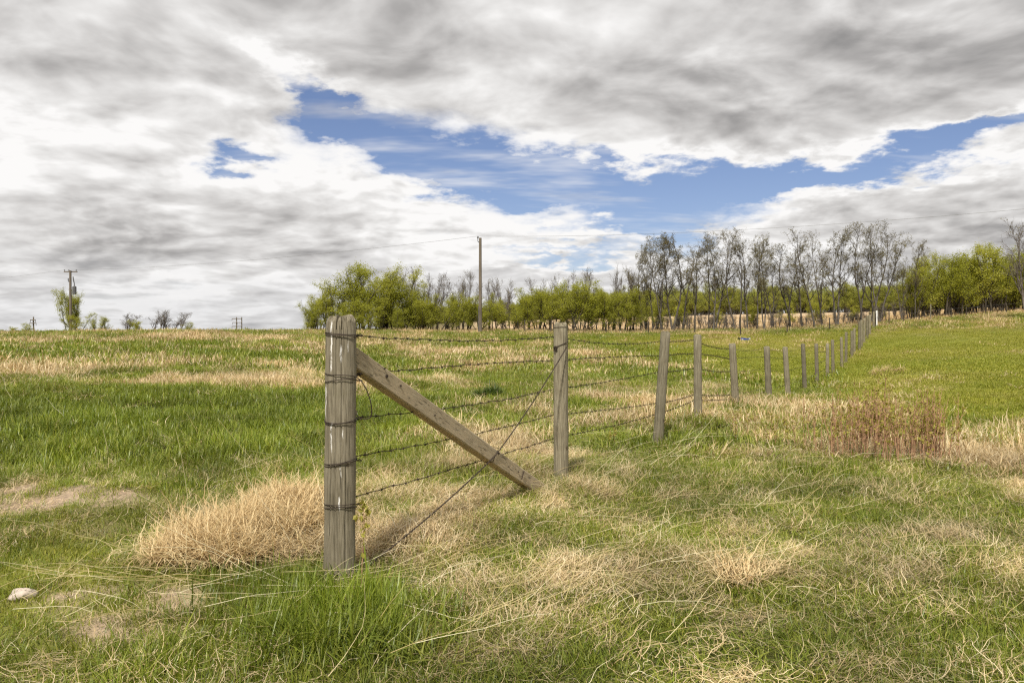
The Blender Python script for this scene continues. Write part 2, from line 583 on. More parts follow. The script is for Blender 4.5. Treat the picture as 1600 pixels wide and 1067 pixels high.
def wood_mat(name, dark, mid, light, axis=(9, 9, 0.5), drops=False, tan=None):
    m, w, out = new_mat(name)
    tc = w.n('ShaderNodeTexCoord').outputs['Object']
    g = w.noise(w.vm('MULTIPLY', tc, axis), 14.0, 7, 0.62)
    blot = w.noise(tc, 3.0, 4, 0.6)
    streak = w.noise(w.vm('MULTIPLY', tc, (axis[0] * 2.6, axis[1] * 2.6, axis[2] * 0.8)), 10.0, 3, 0.5)
    f = w.m('ADD', w.m('MULTIPLY', g, 0.65), w.m('MULTIPLY', blot, 0.35))
    col = w.ramp(f, [(0.3, dark), (0.5, mid), (0.68, light)])
    line = w.mapr(streak, 0.34, 0.42, 0.45, 1.0, True)
    col = w.mix(1.0, col, w.xyz(line, line, line), 'MULTIPLY')
    if tan is not None:
        col = w.mix(w.mapr(blot, 0.42, 0.65, 0, 0.8, True), col, tan)
    # dark knots
    vn = w.n('ShaderNodeTexVoronoi')
    w.put(vn.inputs['Vector'], w.vm('MULTIPLY', tc, (1.0, 1.0, 0.6)))
    vn.inputs['Scale'].default_value = 5.5
    kn = w.mapr(vn.outputs['Distance'], 0.05, 0.11, 0.75, 0.0, True)
    col = w.mix(kn, col, (0.055, 0.035, 0.02))
    # greenish algae low down and lichen
    al = w.noise(tc, 2.1, 5, 0.65)
    col = w.mix(w.mapr(al, 0.54, 0.72, 0, 0.35, True), col, (0.17, 0.165, 0.075))
    if drops:
        sp = w.n('ShaderNodeSeparateXYZ')
        w.link(tc, sp.inputs[0])
        wv = w.m('MULTIPLY', w.m('SUBTRACT', w.noise(w.vm('MULTIPLY', tc, (3, 3, 9)), 2.0, 4, 0.6), 0.5), 0.03)
        brk = w.mapr(w.noise(w.vm('MULTIPLY', tc, (30, 30, 9)), 1.6, 4, 0.65), 0.40, 0.55, 0, 1, True)
        for (dx, hw_, z0_, z1_) in ((-0.040, 0.0055, 1.22, 1.52), (0.016, 0.0045, 1.27, 1.38), (-0.036, 0.006, 0.76, 0.94), (0.03, 0.004, 0.84, 0.90), (0.055, 0.003, 1.33, 1.42), (-0.078, 0.006, 0.95, 1.15), (0.01, 0.005, 0.42, 0.52), (0.02, 0.004, 0.62, 0.69)):
            xx = w.m('ABSOLUTE', w.m('SUBTRACT', w.m('ADD', sp.outputs[0], wv), dx))
            k = w.m('MULTIPLY', w.mapr(xx, hw_ * 0.5, hw_, 1, 0, True), w.m('MULTIPLY', w.mapr(sp.outputs[2], z0_, z0_ + 0.03, 0, 1), w.mapr(sp.outputs[2], z1_ - 0.02, z1_, 1, 0)))
            k = w.m('MULTIPLY', w.m('MULTIPLY', k, brk), w.m('LESS_THAN', sp.outputs[1], 0.0))
            col = w.mix(k, col, (0.74, 0.72, 0.68))
    rb = w.mapr(w.n('ShaderNodeObjectInfo').outputs['Random'], 0, 1, 0.72, 1.15)
    if not drops and tan is None:
        col = w.mix(1.0, col, w.xyz(rb, rb, w.m('MULTIPLY', rb, 0.97)), 'MULTIPLY')
    h = w.m('ADD', w.m('MULTIPLY', g, 0.6), w.m('MULTIPLY', line, 0.5))
    w.link(bsdf(w, col, 0.88, 0.15, normal=bump(w, h, 0.55, 0.006)), out.inputs[0])
    return m


M_POST = wood_mat('weathered_post_wood', (0.105, 0.088, 0.058), (0.205, 0.178, 0.125), (0.33, 0.30, 0.225))
M_POST1 = wood_mat('corner_post_wood', (0.10, 0.085, 0.055), (0.20, 0.172, 0.12), (0.32, 0.285, 0.21), drops=True)
M_RAIL = wood_mat('brace_rail_wood', (0.21, 0.165, 0.105), (0.39, 0.32, 0.215), (0.55, 0.47, 0.345), axis=(0.5, 9, 9), tan=(0.41, 0.325, 0.21))
M_POLE = bark_mat('utility_pole_wood', (0.10, 0.082, 0.062), (0.21, 0.175, 0.135), 2.0)


def plain(name, c, rough=0.6, spec=0.3, metal=0.0, var=0.25, sc=8.0):
    m, w, out = new_mat(name)
    tc = w.n('ShaderNodeTexCoord').outputs['Object']
    n = w.noise(tc, sc, 4, 0.6)
    d = tuple(q * (1 - var) for q in c)
    l = tuple(min(1, q * (1 + var)) for q in c)
    w.link(bsdf(w, w.mix(w.mapr(n, 0.3, 0.7, 0, 1), d, l), rough, spec, metal), out.inputs[0])
    return m


M_WIRE = plain('rusted_wire', (0.055, 0.04, 0.03), 0.75, 0.3, 0.3, 0.5, 40)
M_CABLE = plain('aluminium_cable', (0.20, 0.20, 0.20), 0.6, 0.3, 0.2)
M_STEEL = plain('dull_steel', (0.13, 0.13, 0.13), 0.6, 0.3, 0.4)
M_WHITE = plain('white_paint', (0.75, 0.75, 0.73), 0.6)
M_BLUE = plain('blue_plastic', (0.02, 0.05, 0.30), 0.4, 0.4)
M_BLACK = plain('black_rubber', (0.015, 0.015, 0.017), 0.7)
M_STONE = plain('pale_stone', (0.50, 0.42, 0.35), 0.9, 0.1, 0, 0.3, 14)
M_STEM = plain('reddish_stem', (0.35, 0.205, 0.12), 0.8, 0.15, 0, 0.4, 30)
M_SLEAF = leaf_mat('shrub_leaf', [(0.0, (0.22, 0.18, 0.035)), (0.5, (0.32, 0.29, 0.055)), (1.0, (0.42, 0.39, 0.09))], 0.3)

# ------------------------------------------------------------------ ground zones
# px, py (photo pixel of the patch centre on the ground), half width and half depth in metres, value
def zone(lst, x, y):
    s = np.zeros(np.shape(x))
    k = np.clip(np.hypot(x, y) / 14, 0.25, 2.0)
    x, y = x + (fbm(x, y, 0.5, 3, 70) - 0.5) * 3.4 * k, y + (fbm(x, y, 0.5, 3, 80) - 0.5) * 4.2 * k
    for (gx, gy, rx, ry, v) in lst:
        q = ((x - gx) / rx) ** 2 + ((y - gy) / ry) ** 2
        s = s + v * np.exp(-q * 0.9)
    return s


def Z(*rows):
    out = []
    for (px, py, rx, ry, v) in rows:
        gx, gy = ground_at(px, py)
        out.append((gx, gy, rx, ry, v))
    return out


DRYZ = Z(  # + straw, - green
    (60, 1000, 1.1, 0.45, -0.7), (20, 1060, 1.2, 0.5, -0.9), (200, 1050, 0.8, 0.4, -0.6), (260, 1040, 0.6, 0.25, -0.4),
    (230, 690, 5.0, 4.2, -0.75), (60, 640, 4.0, 3.5, -0.6), (430, 690, 1.6, 2.0, -0.55), (60, 790, 1.6, 1.0, -0.25), (40, 900, 0.9, 0.9, -0.45), (300, 620, 4, 2.5, -0.45),
    (380, 592, 2.6, 1.5, 0.5), (270, 598, 1.6, 1.0, 0.35), (30, 592, 2.6, 1.5, 0.45), (130, 600, 1.4, 1.0, 0.25), (480, 600, 1.6, 1.8, 0.45), (220, 575, 2.0, 1.2, -0.2), (60, 552, 4, 2, -0.2), (380, 556, 4, 2, -0.15), (250, 524, 20, 8, 0.25),
    (420, 800, 0.55, 0.75, 0.85), (340, 860, 0.42, 0.4, 0.75), (480, 850, 0.35, 0.5, 0.6), (330, 985, 0.9, 0.42, -0.9), (480, 1000, 0.6, 0.4, -0.7), (280, 960, 0.5, 0.35, -0.5),
    (680, 740, 1.3, 1.5, 0.6), (620, 820, 0.6, 0.7, 0.55), (800, 690, 1.5, 1.3, 0.35), (790, 655, 1.4, 1.2, 0.45), (960, 640, 1.7, 1.5, 0.4), (600, 655, 1.0, 2.0, -0.5), (790, 618, 1.8, 1.3, -0.55), (640, 585, 3, 1.6, -0.35),
    (760, 582, 4, 2.0, 0.35), (780, 553, 7, 3.2, 0.45), (700, 532, 9, 3.5, -0.4), (900, 545, 6, 2, -0.2), (1010, 590, 2.5, 1.5, -0.35),
    (1140, 560, 6, 6, -0.5), (1180, 640, 1.3, 1.4, 0.15), (1090, 645, 1.2, 1.4, 0.4), (1290, 640, 1.6, 1.6, 0.35), (1380, 705, 1.0, 1.0, 0.55), (1360, 600, 1.7, 2.2, 0.5), (1440, 640, 1.6, 1.4, 0.2),
    (1350, 575, 5, 4, -0.45), (1500, 575, 5, 4, -0.55), (1560, 640, 2.0, 2.0, -0.6), (1540, 530, 8, 6, -0.15), (1420, 540, 5, 5, -0.2),
    (1100, 780, 1.4, 0.8, 0.2), (900, 870, 0.6, 0.4, -0.3), (850, 960, 0.6, 0.35, 0.25), (1180, 910, 0.3, 0.25, 0.5), (1530, 880, 0.4, 0.5, 0.55), (1590, 800, 0.5, 0.5, 0.4), (1350, 1000, 0.9, 0.5, -0.35), (1230, 840, 1.2, 0.6, -0.15))
LAWNZ = Z((1560, 600, 4.5, 7, 0.6), (1700, 640, 4, 6, 0.8), (1150, 560, 7, 8, 0.8), (1450, 570, 7, 9, 1.0), (1580, 630, 3.2, 4.5, 1.0), (1500, 530, 14, 16, 1.0), (1330, 545, 5, 12, 0.8), (1150, 530, 14, 9, 0.7), (950, 535, 9, 5, 0.35), (60, 900, 1.1, 1.1, 0.75), (120, 1000, 1.0, 0.5, 0.8), (60, 800, 1.6, 1.0, 0.5))
BAREZ = Z((30, 785, 0.9, 0.4, 1.3), (130, 770, 0.6, 0.3, 0.9), (130, 975, 0.5, 0.22, 1.4), (60, 1020, 0.3, 0.15, 1.0), (110, 1050, 0.35, 0.1, 0.9), (130, 830, 0.8, 0.3, 0.45), (200, 880, 0.6, 0.22, 0.4), (230, 1030, 0.4, 0.14, 0.6), (1115, 577, 1.6, 1.5, 0.6), (1495, 522, 1.6, 1.2, 0.9), (10, 740, 0.8, 0.35, 0.6), (60, 935, 0.3, 0.12, 0.3))
TALLZ = Z((340, 985, 0.8, 0.42, 0.8), (450, 1010, 0.5, 0.35, 0.6), (250, 680, 5, 4, 0.45), (430, 800, 0.6, 0.7, 0.5), (680, 740, 1.3, 1.5, 0.25), (600, 650, 1.0, 2, 0.3), (560, 1030, 0.5, 0.2, 0.4))
DARKZ = Z((1420, 570, 5, 2.2, 0.6), (1560, 640, 2.0, 1.2, 0.5), (250, 650, 6, 3, 0.6), (340, 985, 0.9, 0.45, 1.0), (470, 1010, 0.5, 0.35, 0.7), (1140, 552, 5, 3, 0.4), (800, 528, 8, 2, 0.4), (640, 640, 1.0, 1.2, 0.3), (1200, 528, 7, 2.0, 0.3))


def masks(x, y):
    r = np.hypot(x, y)
    n = fbm(x, y, 0.55, 4, 21.0)
    nb = fbm(x, y, 0.16, 3, 4.0)
    ns = fbm(x, y, 2.4, 3, 8.0)
    lawn = np.clip(zone(LAWNZ, x, y), 0, 1)
    dry = 0.41 + 0.85 * zone(DRYZ, x, y) + (n - 0.5) * (1.9 - 1.3 * lawn) + (nb - 0.5) * 1.3 * sstep(10, 25, r) + (ns - 0.5) * 1.0 * (1 - 0.5 * lawn)
    bare = np.clip(zone(BAREZ, x, y) * 2.4 * (fbm(x, y, 4.5, 3, 90.0) - 0.18), 0, 1)
    tall = zone(TALLZ, x, y) + (n - 0.5) * 0.4
    dark = zone(DARKZ, x, y)
    return np.clip(dry, 0, 1), lawn, bare, tall, dark


# ------------------------------------------------------------------ the ground sheet
def build_ground():
    def axis(n, lo, hi, k):
        t = np.linspace(-1, 1, n)
        s = np.sinh(t * k) / math.sinh(k)
        return np.where(s < 0, -lo * s * -1, hi * s) if False else np.where(s < 0, s * lo, s * hi)
    xs = axis(361, 4200, 4200, 8.6)
    ys = axis(361, 900, 5200, 8.6) + 4.0
    X, Y = np.meshgrid(xs, ys)
    hz = height(X, Y)
    dry, lawn, bare, tall, dark = masks(X, Y)
    r = np.hypot(X, Y)
    az = np.arctan2(X, Y)
    green = np.array([0.06, 0.066, 0.016])
    straw = np.array([0.17, 0.125, 0.06])
    lawnc = np.array([0.20, 0.21, 0.035])
    dirt = np.array([0.36, 0.27, 0.19])
    fieldc = np.array([0.50, 0.37, 0.235])
    c = green + (straw - green) * np.clip(dry, 0, 1)[..., None]
    lc = lawnc + (straw * 1.7 - lawnc) * np.clip(dry * 0.8, 0, 1)[..., None]
    c = c + (lc - c) * lawn[..., None]
    c = c + (dirt - c) * bare[..., None]
    fld = sstep(78, 86, Y + 12 * sstep(0.42, 0.47, az) * sstep(60, 68, Y)) * (1 - sstep(165, 190, r)) * sstep(-0.12, 0.0, az)
    c = c + (fieldc - c) * fld[..., None]
    far = sstep(170, 240, r)
    c = c + (np.array([0.16, 0.15, 0.06]) - c) * (far * (1 - fld))[..., None]
    ny, nx = X.shape
    i, j = np.meshgrid(np.arange(ny - 1), np.arange(nx - 1), indexing='ij')
    q = np.stack([i * nx + j, i * nx + j + 1, (i + 1) * nx + j + 1, (i + 1) * nx + j], -1).reshape(-1, 4)
    m, w, out = new_mat('meadow_soil')
    tc = w.n('ShaderNodeTexCoord').outputs['Object']
    n1 = w.noise(tc, 9.0, 6, 0.65)
    n2 = w.noise(tc, 0.7, 5, 0.6)
    n3 = w.noise(w.vm('MULTIPLY', tc, (1.0, 1.0, 1.0)), 55.0, 3, 0.6)
    f = w.m('ADD', w.m('MULTIPLY', n1, 0.5), w.m('ADD', w.m('MULTIPLY', n2, 0.25), w.m('MULTIPLY', n3, 0.25)))
    k = w.mapr(f, 0.3, 0.7, 0.45, 1.5)
    col = w.mix(1.0, attr(w, 'soil', out='Color'), w.xyz(k, k, k), 'MULTIPLY')
    w.link(bsdf(w, col, 0.95, 0.1, normal=bump(w, f, 0.7, 0.05)), out.inputs[0])
    me = mesh_np('ground', np.stack([X, Y, hz], -1).reshape(-1, 3), q, attrs={'soil': np.concatenate([c.reshape(-1, 3), np.ones((c.size // 3, 1))], 1)}, smooth=True, mat=m)
    tag(ob('ground', me), kind='structure')


build_ground()

# ------------------------------------------------------------------ barbed wire fence
FD = np.array([0.461, 0.887])            # run of the fence over the ground
FN = np.array([0.887, -0.461])           # its side towards the camera


def post_mesh(name, h, r0, r1, seed, mat, crack=None, segs=22, chamfer=0.03, bury=0.25, rings=14):
    g = np.random.default_rng(seed)
    ang = list(np.arange(segs) * 2 * np.pi / segs)
    cr = {}
    cracks = [] if crack is None else crack if isinstance(crack, list) else [crack]
    for ci, ck in enumerate(cracks):
        for d, dep in ((-0.055, 0), (0.0, 1), (0.055, 0)):
            a = (ck[0] + d) % (2 * np.pi)
            ang.append(a)
            if dep:
                cr[a] = ci
    ang = np.array(sorted(ang))
    k = len(ang)
    zs = np.r_[np.linspace(-bury, h - chamfer, rings), h - chamfer * 0.35, h]
    lob = 1 + 0.032 * np.sin(ang * 2 + g.uniform(0, 6)) + 0.024 * np.sin(ang * 3 + g.uniform(0, 6)) + 0.012 * np.sin(ang * 7 + g.uniform(0, 6))
    v = []
    bx, by = 0.0, 0.0
    for i, z in enumerate(zs):
        t = max(0, z) / h
        rad = r0 + (r1 - r0) * t
        rad *= 1 + g.normal(0, 0.010)
        if i == len(zs) - 2:
            rad *= 0.93
        if i == len(zs) - 1:
            rad *= 0.76
        rr = rad * lob * (1 + g.normal(0, 0.006, k))
        for ci, ck in enumerate(cracks):
            a = sstep(ck[1], ck[1] + 0.1, np.array([t]))[0] * (1 - sstep(ck[2] - 0.1, ck[2], np.array([t]))[0])
            rr = rr - np.array([1.0 if cr.get(q_) == ci else 0.0 for q_ in ang]) * a * rad * ck[3]
        zz = z + (g.normal(0, 0.007, k) if i >= len(zs) - 2 else 0)
        v.append(np.c_[np.cos(ang) * rr + bx, np.sin(ang) * rr + by, np.full(k, 0.0) + zz])
    v = np.concatenate(v)
    n = len(zs)
    q = [(i * k + j, i * k + (j + 1) % k, (i + 1) * k + (j + 1) % k, (i + 1) * k + j) for i in range(n - 1) for j in range(k)]
    v = np.r_[v, [[0, 0, h + 0.004]]]
    t = [((n - 1) * k + j, (n - 1) * k + (j + 1) % k, n * k) for j in range(k)]
    sm = np.r_[np.ones((n - 3) * k, bool), np.zeros(2 * k, bool), np.zeros(k, bool)]
    return mesh_np(name, v, q, t, smooth=sm, mat=mat)


# pixel column at the base, top row, base row, distance, radius, lean of the top in metres
POSTS = [(530, 495, 905, 4.46, 0.086, 0.012), (877, 505, 757, 7.25, 0.066, -0.005), (1028, 518, 696, 10.1, 0.064, 0.10), (1091, 523, 658, 11.85, 0.063, -0.01),
         (1150, 537, 638, 14.24, 0.064, -0.07), (1202, 541, 627, 17.5, 0.068, -0.06), (1232, 542, 623, 20.1, 0.066, -0.09), (1258, 537, 612, 23.4, 0.064, -0.06),
         (1277, 537, 603, 26.5, 0.066, -0.03), (1293, 537, 593, 29.4, 0.066, 0.0), (1302, 531, 585, 31.4, 0.064, -0.03), (1316, 527, 578, 35.0, 0.066, -0.05),
         (1322, 519, 568, 37.3, 0.066, 0.0), (1331, 517, 561, 41.0, 0.07, 0.0), (1335, 513, 556, 43.0, 0.07, 0.0), (1343, 503, 548, 46.8, 0.085, 0.0),
         (1346, 500, 542, 49.5, 0.08, 0.0), (1350, 497, 536, 52.5, 0.08, 0.03), (1355, 493, 530, 56.0, 0.085, 0.0), (1359, 492, 524, 59.5, 0.085, 0.0), (1365, 487, 517, 64.5, 0.085, 0.0)]
PB = []
for (px, ty, by, d, r, lean) in POSTS:
    x = (px - 800) / F * d
    z0 = H(x, d)
    ztop = EYE - (ty - HOR) / F * d
    PB.append((x, d, z0, ztop - z0, r, lean))

fence = ob('barbed_wire_fence', None, loc=(PB[0][0], PB[0][1], PB[0][2]))
tag(fence, 'weathered round-post barbed wire fence running back from the braced corner post', 'fence')
FO = np.array([PB[0][0], PB[0][1], PB[0][2]])
rp = random.Random(4)
POST_OBJ = []
for i, (x, y, z, h, r, lean) in enumerate(PB):
    if i == 0:
        me = post_mesh('fence_post', h, r * 1.02, r * 0.98, 11, M_POST1, crack=[(R(262), 0.05, 1.05, 0.22), (R(284), 0.45, 1.1, 0.16), (R(243), 0.2, 0.62, 0.14), (R(302), -0.1, 0.5, 0.15), (R(222), 0.55, 1.1, 0.16), (R(275), 0.0, 0.3, 0.12)], segs=30, chamfer=0.075, rings=20)
    elif i == 1:
        me = post_mesh('fence_post', h, r * 1.02, r * 0.98, 12, M_POST, crack=[(R(292), 0.12, 1.0, 0.3), (R(250), 0.5, 1.1, 0.12), (R(230), 0.0, 0.4, 0.12)], segs=26, chamfer=0.035, rings=18)
    else:
        me = post_mesh('fence_post', h, r * 1.03, r * 0.95, 20 + i, M_POST, crack=[(R(rp.uniform(200, 260)), 0.1, rp.uniform(0.5, 1.1), 0.22), (R(rp.uniform(265, 330)), 0.3, 1.1, 0.2)] if i < 9 else None, segs=18 if i < 9 else 10, chamfer=0.015, rings=10)
    o = ob('fence_post', me, fence, loc=(x - FO[0], y - FO[1], z - FO[2]))
    o.rotation_euler = (rp.uniform(-0.01, 0.01), math.atan2(lean, h), 0)
    if i == 0:
        o['label'] = 'thick corner post streaked with white bird droppings and wrapped in wire'
    elif i == 1:
        o['label'] = 'slimmer split post at the foot of the brace rail'
    elif i == 2:
        o['label'] = 'post leaning towards the meadow'
    POST_OBJ.append(o)

# strand heights above the ground at the first posts; farther on they keep their share of the post height
SH = [(1.43, 1.195, 0.945, 0.715, 0.475), (1.375, 1.15, 0.88, 0.64, 0.42), (1.36, 1.17, 0.955, 0.55, 0.40), (1.23, 1.02, 0.80, 0.39, 0.30), (1.09, 0.90, 0.67, 0.24, 0.16), (1.14, 0.94, 0.67, 0.25, 0.16)]
SAG = [0.035, -0.01, 0.02, 0.02, 0.015]


def wire_pt(i, s):
    x, y, z, h, r, lean = PB[i]
    hh = SH[i][s] if i < len(SH) else h * (0.93, 0.76, 0.52, 0.25, 0.15)[s]
    f = hh / h
    # stapled to the far side of the post
    return np.array([x + lean * f - FN[0] * (r + 0.004), y - FN[1] * (r + 0.004), z + hh])


def barb_mesh():
    b = MB()
    t = np.linspace(0, 4 * math.pi, 12)
    b.tube(np.c_[np.linspace(-0.006, 0.006, 12), np.cos(t) * 0.0062, np.sin(t) * 0.0062], 0.0016, 4)
    for sx, a in ((-0.006, 0.5), (-0.004, 0.5 + math.pi), (0.004, 2.0), (0.006, 2.0 + math.pi)):
        d = np.array([0.15 if sx < 0 else -0.15, math.cos(a), math.sin(a)])
        b.tube([np.array([sx, 0, 0]) + d * 0.004, np.array([sx, 0, 0]) + d * 0.022], [0.0017, 0.0009], 4)
    return b.mesh('barb', M_WIRE)


BARB = barb_mesh()
from mathutils import Matrix
nb = 0
for s in range(5):
    last = 6 if s >= 4 else len(PB)
    b = MB()
    barbs = []
    for i in range(last - 1):
        a, c = wire_pt(i, s), wire_pt(i + 1, s)
        if i == 0:
            a = a + np.array([FN[0] * 0.09 + FD[0] * 0.09, FN[1] * 0.09 + FD[1] * 0.09, 0])
        L = np.linalg.norm(c - a)
        near = i < 4
        n = max(4, int(L / (0.014 if i < 2 else 0.022))) if near else 9
        t = np.linspace(0, 1, n)
        sag = SAG[s] * (1.0 + 0.5 * math.sin(i * 2.3 + s)) * L / 3.0
        P = a[None] * (1 - t)[:, None] + c[None] * t[:, None]
        P[:, 2] -= 4 * sag * t * (1 - t)
        if near:
            P[:, 2] += (fbm(t * 40 + s * 9, t * 0 + i, 1.0, 2) - 0.5) * 0.012 * np.minimum(1, 8 * np.minimum(t, 1 - t))
            dr = (c - a) / L
            u = np.cross(dr, [0, 0, 1.0])
            u /= np.linalg.norm(u)
            v = np.cross(dr, u)
            ph = t * L / 0.075 * 2 * math.pi
            for o_ in (0, math.pi):
                b.tube(P + (np.cos(ph + o_)[:, None] * u + np.sin(ph + o_)[:, None] * v) * 0.0026, 0.0017 if i < 2 else 0.0021, 4)
            kk = np.arange(0.06 + 0.03 * s, L, 0.135)
            for d_ in kk:
                f = d_ / L
                j = min(n - 2, int(f * (n - 1)))
                barbs.append((P[j], dr, i))
        else:
            b.tube(P, 0.0035 if i < 8 else 0.006, 4)
    st = ob('wire_strand', b.mesh('wire_strand', M_WIRE), fence, loc=-FO + 0)
    for (p, dr, i) in barbs:
        q = ob('barb', BARB, st)
        rot = Vector(dr).to_track_quat('X', 'Z').to_matrix().to_4x4() @ Matrix.Rotation(random.uniform(0, 6.28), 4, 'X')
        q.matrix_local = Matrix.Translation(Vector(p)) @ rot @ Matrix.Scale(1.0 if i < 2 else 1.25, 4)

# wraps of wire round the corner post
x0, y0, z0, h0, r0, l0 = PB[0]


def wrap(hc, turns, spread, rad, tilt, seed, wr=0.0026):
    g = np.random.default_rng(seed)
    a = np.linspace(0, turns * 2 * math.pi, int(26 * turns)) + g.uniform(0, 1)
    zz = np.linspace(-spread / 2, spread / 2, len(a)) + np.sin(a + g.uniform(0, 6)) * tilt + np.sin(a * 2.7) * 0.0025
    rr = rad + 0.004 + 0.0015 * np.sin(a * 5)
    return np.c_[np.cos(a) * rr, np.sin(a) * rr, hc + zz]


po = POST_OBJ[0]
for k, (hc, tn, sp, tl) in enumerate(((1.43, 2.1, 0.018, 0.010), (1.205, 1.2, 0.012, 0.010), (1.165, 1.1, 0.012, 0.014), (0.94, 2.0, 0.012, 0.010), (0.70, 2.2, 0.020, 0.014), (0.445, 2.1, 0.034, 0.016))):
    b = MB()
    b.tube(wrap(hc, tn, sp, r0 * 1.03, tl, 40 + k), 0.0024, 5)
    # twisted end on the side of the run
    a0 = math.atan2(FD[1], FD[0]) - 0.7
    t = np.linspace(0, 1, 14)
    cx = np.cos(a0) * (r0 + 0.006 + t * 0.03)
    cyy = np.sin(a0) * (r0 + 0.006 + t * 0.03)
    b.tube(np.c_[cx + 0.004 * np.cos(t * 30), cyy, hc + 0.006 * np.sin(t * 30) + 0.004], 0.0028, 5)
    ob('wire_wrap', b.mesh('wire_wrap', M_WIRE, smooth=True), po)
# loose curled end between the second and the third strand
ct = [(0.088, 1.195), (0.115, 1.175), (0.14, 1.12), (0.155, 1.05), (0.158, 0.985), (0.150, 0.955), (0.125, 0.950), (0.105, 0.965), (0.094, 0.985), (0.098, 1.0)]
cc = np.array([(0.088 + (u - 0.088) * 1.35, -0.03 - 0.02 * math.sin(k), zz) for k, (u, zz) in enumerate(ct)])
tt = np.linspace(0, len(cc) - 1, 50)
cc = np.stack([np.interp(tt, np.arange(len(cc)), cc[:, q]) for q in range(3)], 1)
ker = np.array([1, 2, 3, 2, 1]) / 9
for q in range(3):
    cc[2:-2, q] = np.convolve(cc[:, q], ker, 'same')[2:-2]
b = MB()
b.tube(cc, 0.0034, 5)
ob('loose_wire_end', b.mesh('loose_wire_end', M_WIRE), po)

# diagonal brace rail from high on the corner post to the ground before the second post
A = np.array([x0 + FD[0] * 0.075, y0 + FD[1] * 0.075, z0 + 1.315])
bx_, by_ = (852 - 800) / F * 6.95, 6.95
B_ = np.array([bx_ + FD[0] * 0.12, by_ + FD[1] * 0.12, H(bx_, by_) - 0.10])
dv = B_ - A
LB = np.linalg.norm(dv)
dv /= LB
side = np.array([FN[0], FN[1], 0.0])
up = np.cross(dv, side)
if up[2] < 0:
    up = -up
hw, hh = 0.042, 0.058          # half thickness, half face height
g = np.random.default_rng(5)
ns = 26
prof = [(-hw, -hh + 0.008), (-hw + 0.008, -hh), (hw - 0.008, -hh), (hw, -hh + 0.008), (hw, hh - 0.008), (hw - 0.008, hh), (-hw + 0.008, hh), (-hw, hh - 0.008)]
v = []
for i in range(ns):
    t = i / (ns - 1)
    for (p, q) in prof:
        # the top end is cut upright to butt against the post
        xx = t * LB - (q * 0.82 if i == 0 else 0)
        v.append((xx, p * (1 + g.normal(0, 0.012)) + 0.006 * math.sin(t * 5), q * (1 + g.normal(0, 0.012)) - 0.008 * math.sin(t * 3.1)))
q = [(i * 8 + j, i * 8 + (j + 1) % 8, (i + 1) * 8 + (j + 1) % 8, (i + 1) * 8 + j) for i in range(ns - 1) for j in range(8)]
v = np.array(v)
v = np.r_[v, [v[:8].mean(0)], [v[-8:].mean(0)]]
n8 = ns * 8
t_ = [((j + 1) % 8, j, n8) for j in range(8)] + [(n8 - 8 + j, n8 - 8 + (j + 1) % 8, n8 + 1) for j in range(8)]
rail = ob('brace_rail', mesh_np('brace_rail', v, q, t_, mat=M_RAIL), fence)
Mx = Matrix(((dv[0], side[0], up[0], A[0] - FO[0]), (dv[1], side[1], up[1], A[1] - FO[1]), (dv[2], side[2], up[2], A[2] - FO[2]), (0, 0, 0, 1)))
rail.matrix_local = Mx
rail['label'] = 'squared tan timber propped diagonally against the corner post'
# nail heads, old staples and a saw mark on its near face
for (u, w_, s_) in ((0.34, 0.01, 0.011), (0.50, 0.012, 0.007), (0.95, -0.02, 0.006), (1.95, 0.03, 0.008), (2.35, 0.0, 0.006), (0.30, 0.045, 0.006)):
    b = MB()
    b.tube([(0, -0.002, 0), (0, 0.004, 0)], s_, 8)
    ob('nail_head', b.mesh('nail_head', M_WIRE), rail, loc=(u, hw + 0.004 + 0.006 * math.sin(u / LB * 5), w_))

# brace wire: from high on the second post down past the rail to the foot of the corner post
x1, y1, z1, h1, r1, l1 = PB[1]
a = np.array([x1 - FD[0] * 0.02 + FN[0] * 0.068, y1 + FN[1] * 0.068 - FD[1] * 0.02, z1 + 1.285])
c = np.array([x0 + FD[0] * 0.10 + FN[0] * 0.03, y0 + FD[1] * 0.10 + FN[1] * 0.03, z0 + 0.02])
tr = (LB * 0.60)
mid = A + dv * tr + side * (hw + 0.010)
b = MB()
for (p, q_) in ((a, mid), (mid, c)):
    L = np.linalg.norm(q_ - p)
    n = int(L / 0.013)
    t = np.linspace(0, 1, n)
    P = p[None] * (1 - t)[:, None] + q_[None] * t[:, None]
    P[:, 2] -= 0.03 * 4 * t * (1 - t)
    dr = (q_ - p) / L
    u = np.cross(dr, [0, 0, 1.0])
    u /= np.linalg.norm(u)
    w_ = np.cross(dr, u)
    ph = t * L / 0.06 * 2 * math.pi
    for o_ in (0, math.pi):
        b.tube(P + (np.cos(ph + o_)[:, None] * u + np.sin(ph + o_)[:, None] * w_) * 0.0040, 0.0034, 4)
ob('brace_wire', b.mesh('brace_wire', M_WIRE), fence, loc=-FO)
# knot on the second post and its turn round the post
b = MB()
t = np.linspace(0, 1, 60)
b.tube(np.c_[-0.052 + 0.016 * np.cos(t * 31), -0.052 + 0.012 * np.sin(t * 23), 1.265 + 0.022 * np.sin(t * 37)], 0.003, 5)
aa = np.linspace(0, 2 * math.pi, 40)
b.tube(np.c_[np.cos(aa) * 0.071, np.sin(aa) * 0.071, 1.30 + 0.03 * np.cos(aa)], 0.003, 5)
ob('wire_knot', b.mesh('wire_knot', M_WIRE), POST_OBJ[1])
b = MB()
b.tube(np.c_[np.cos(aa) * 0.068, np.sin(aa) * 0.068, 1.465 + 0.003 * np.cos(aa)], 0.002, 5)
ob('wire_band', b.mesh('wire_band', M_WIRE), POST_OBJ[1])
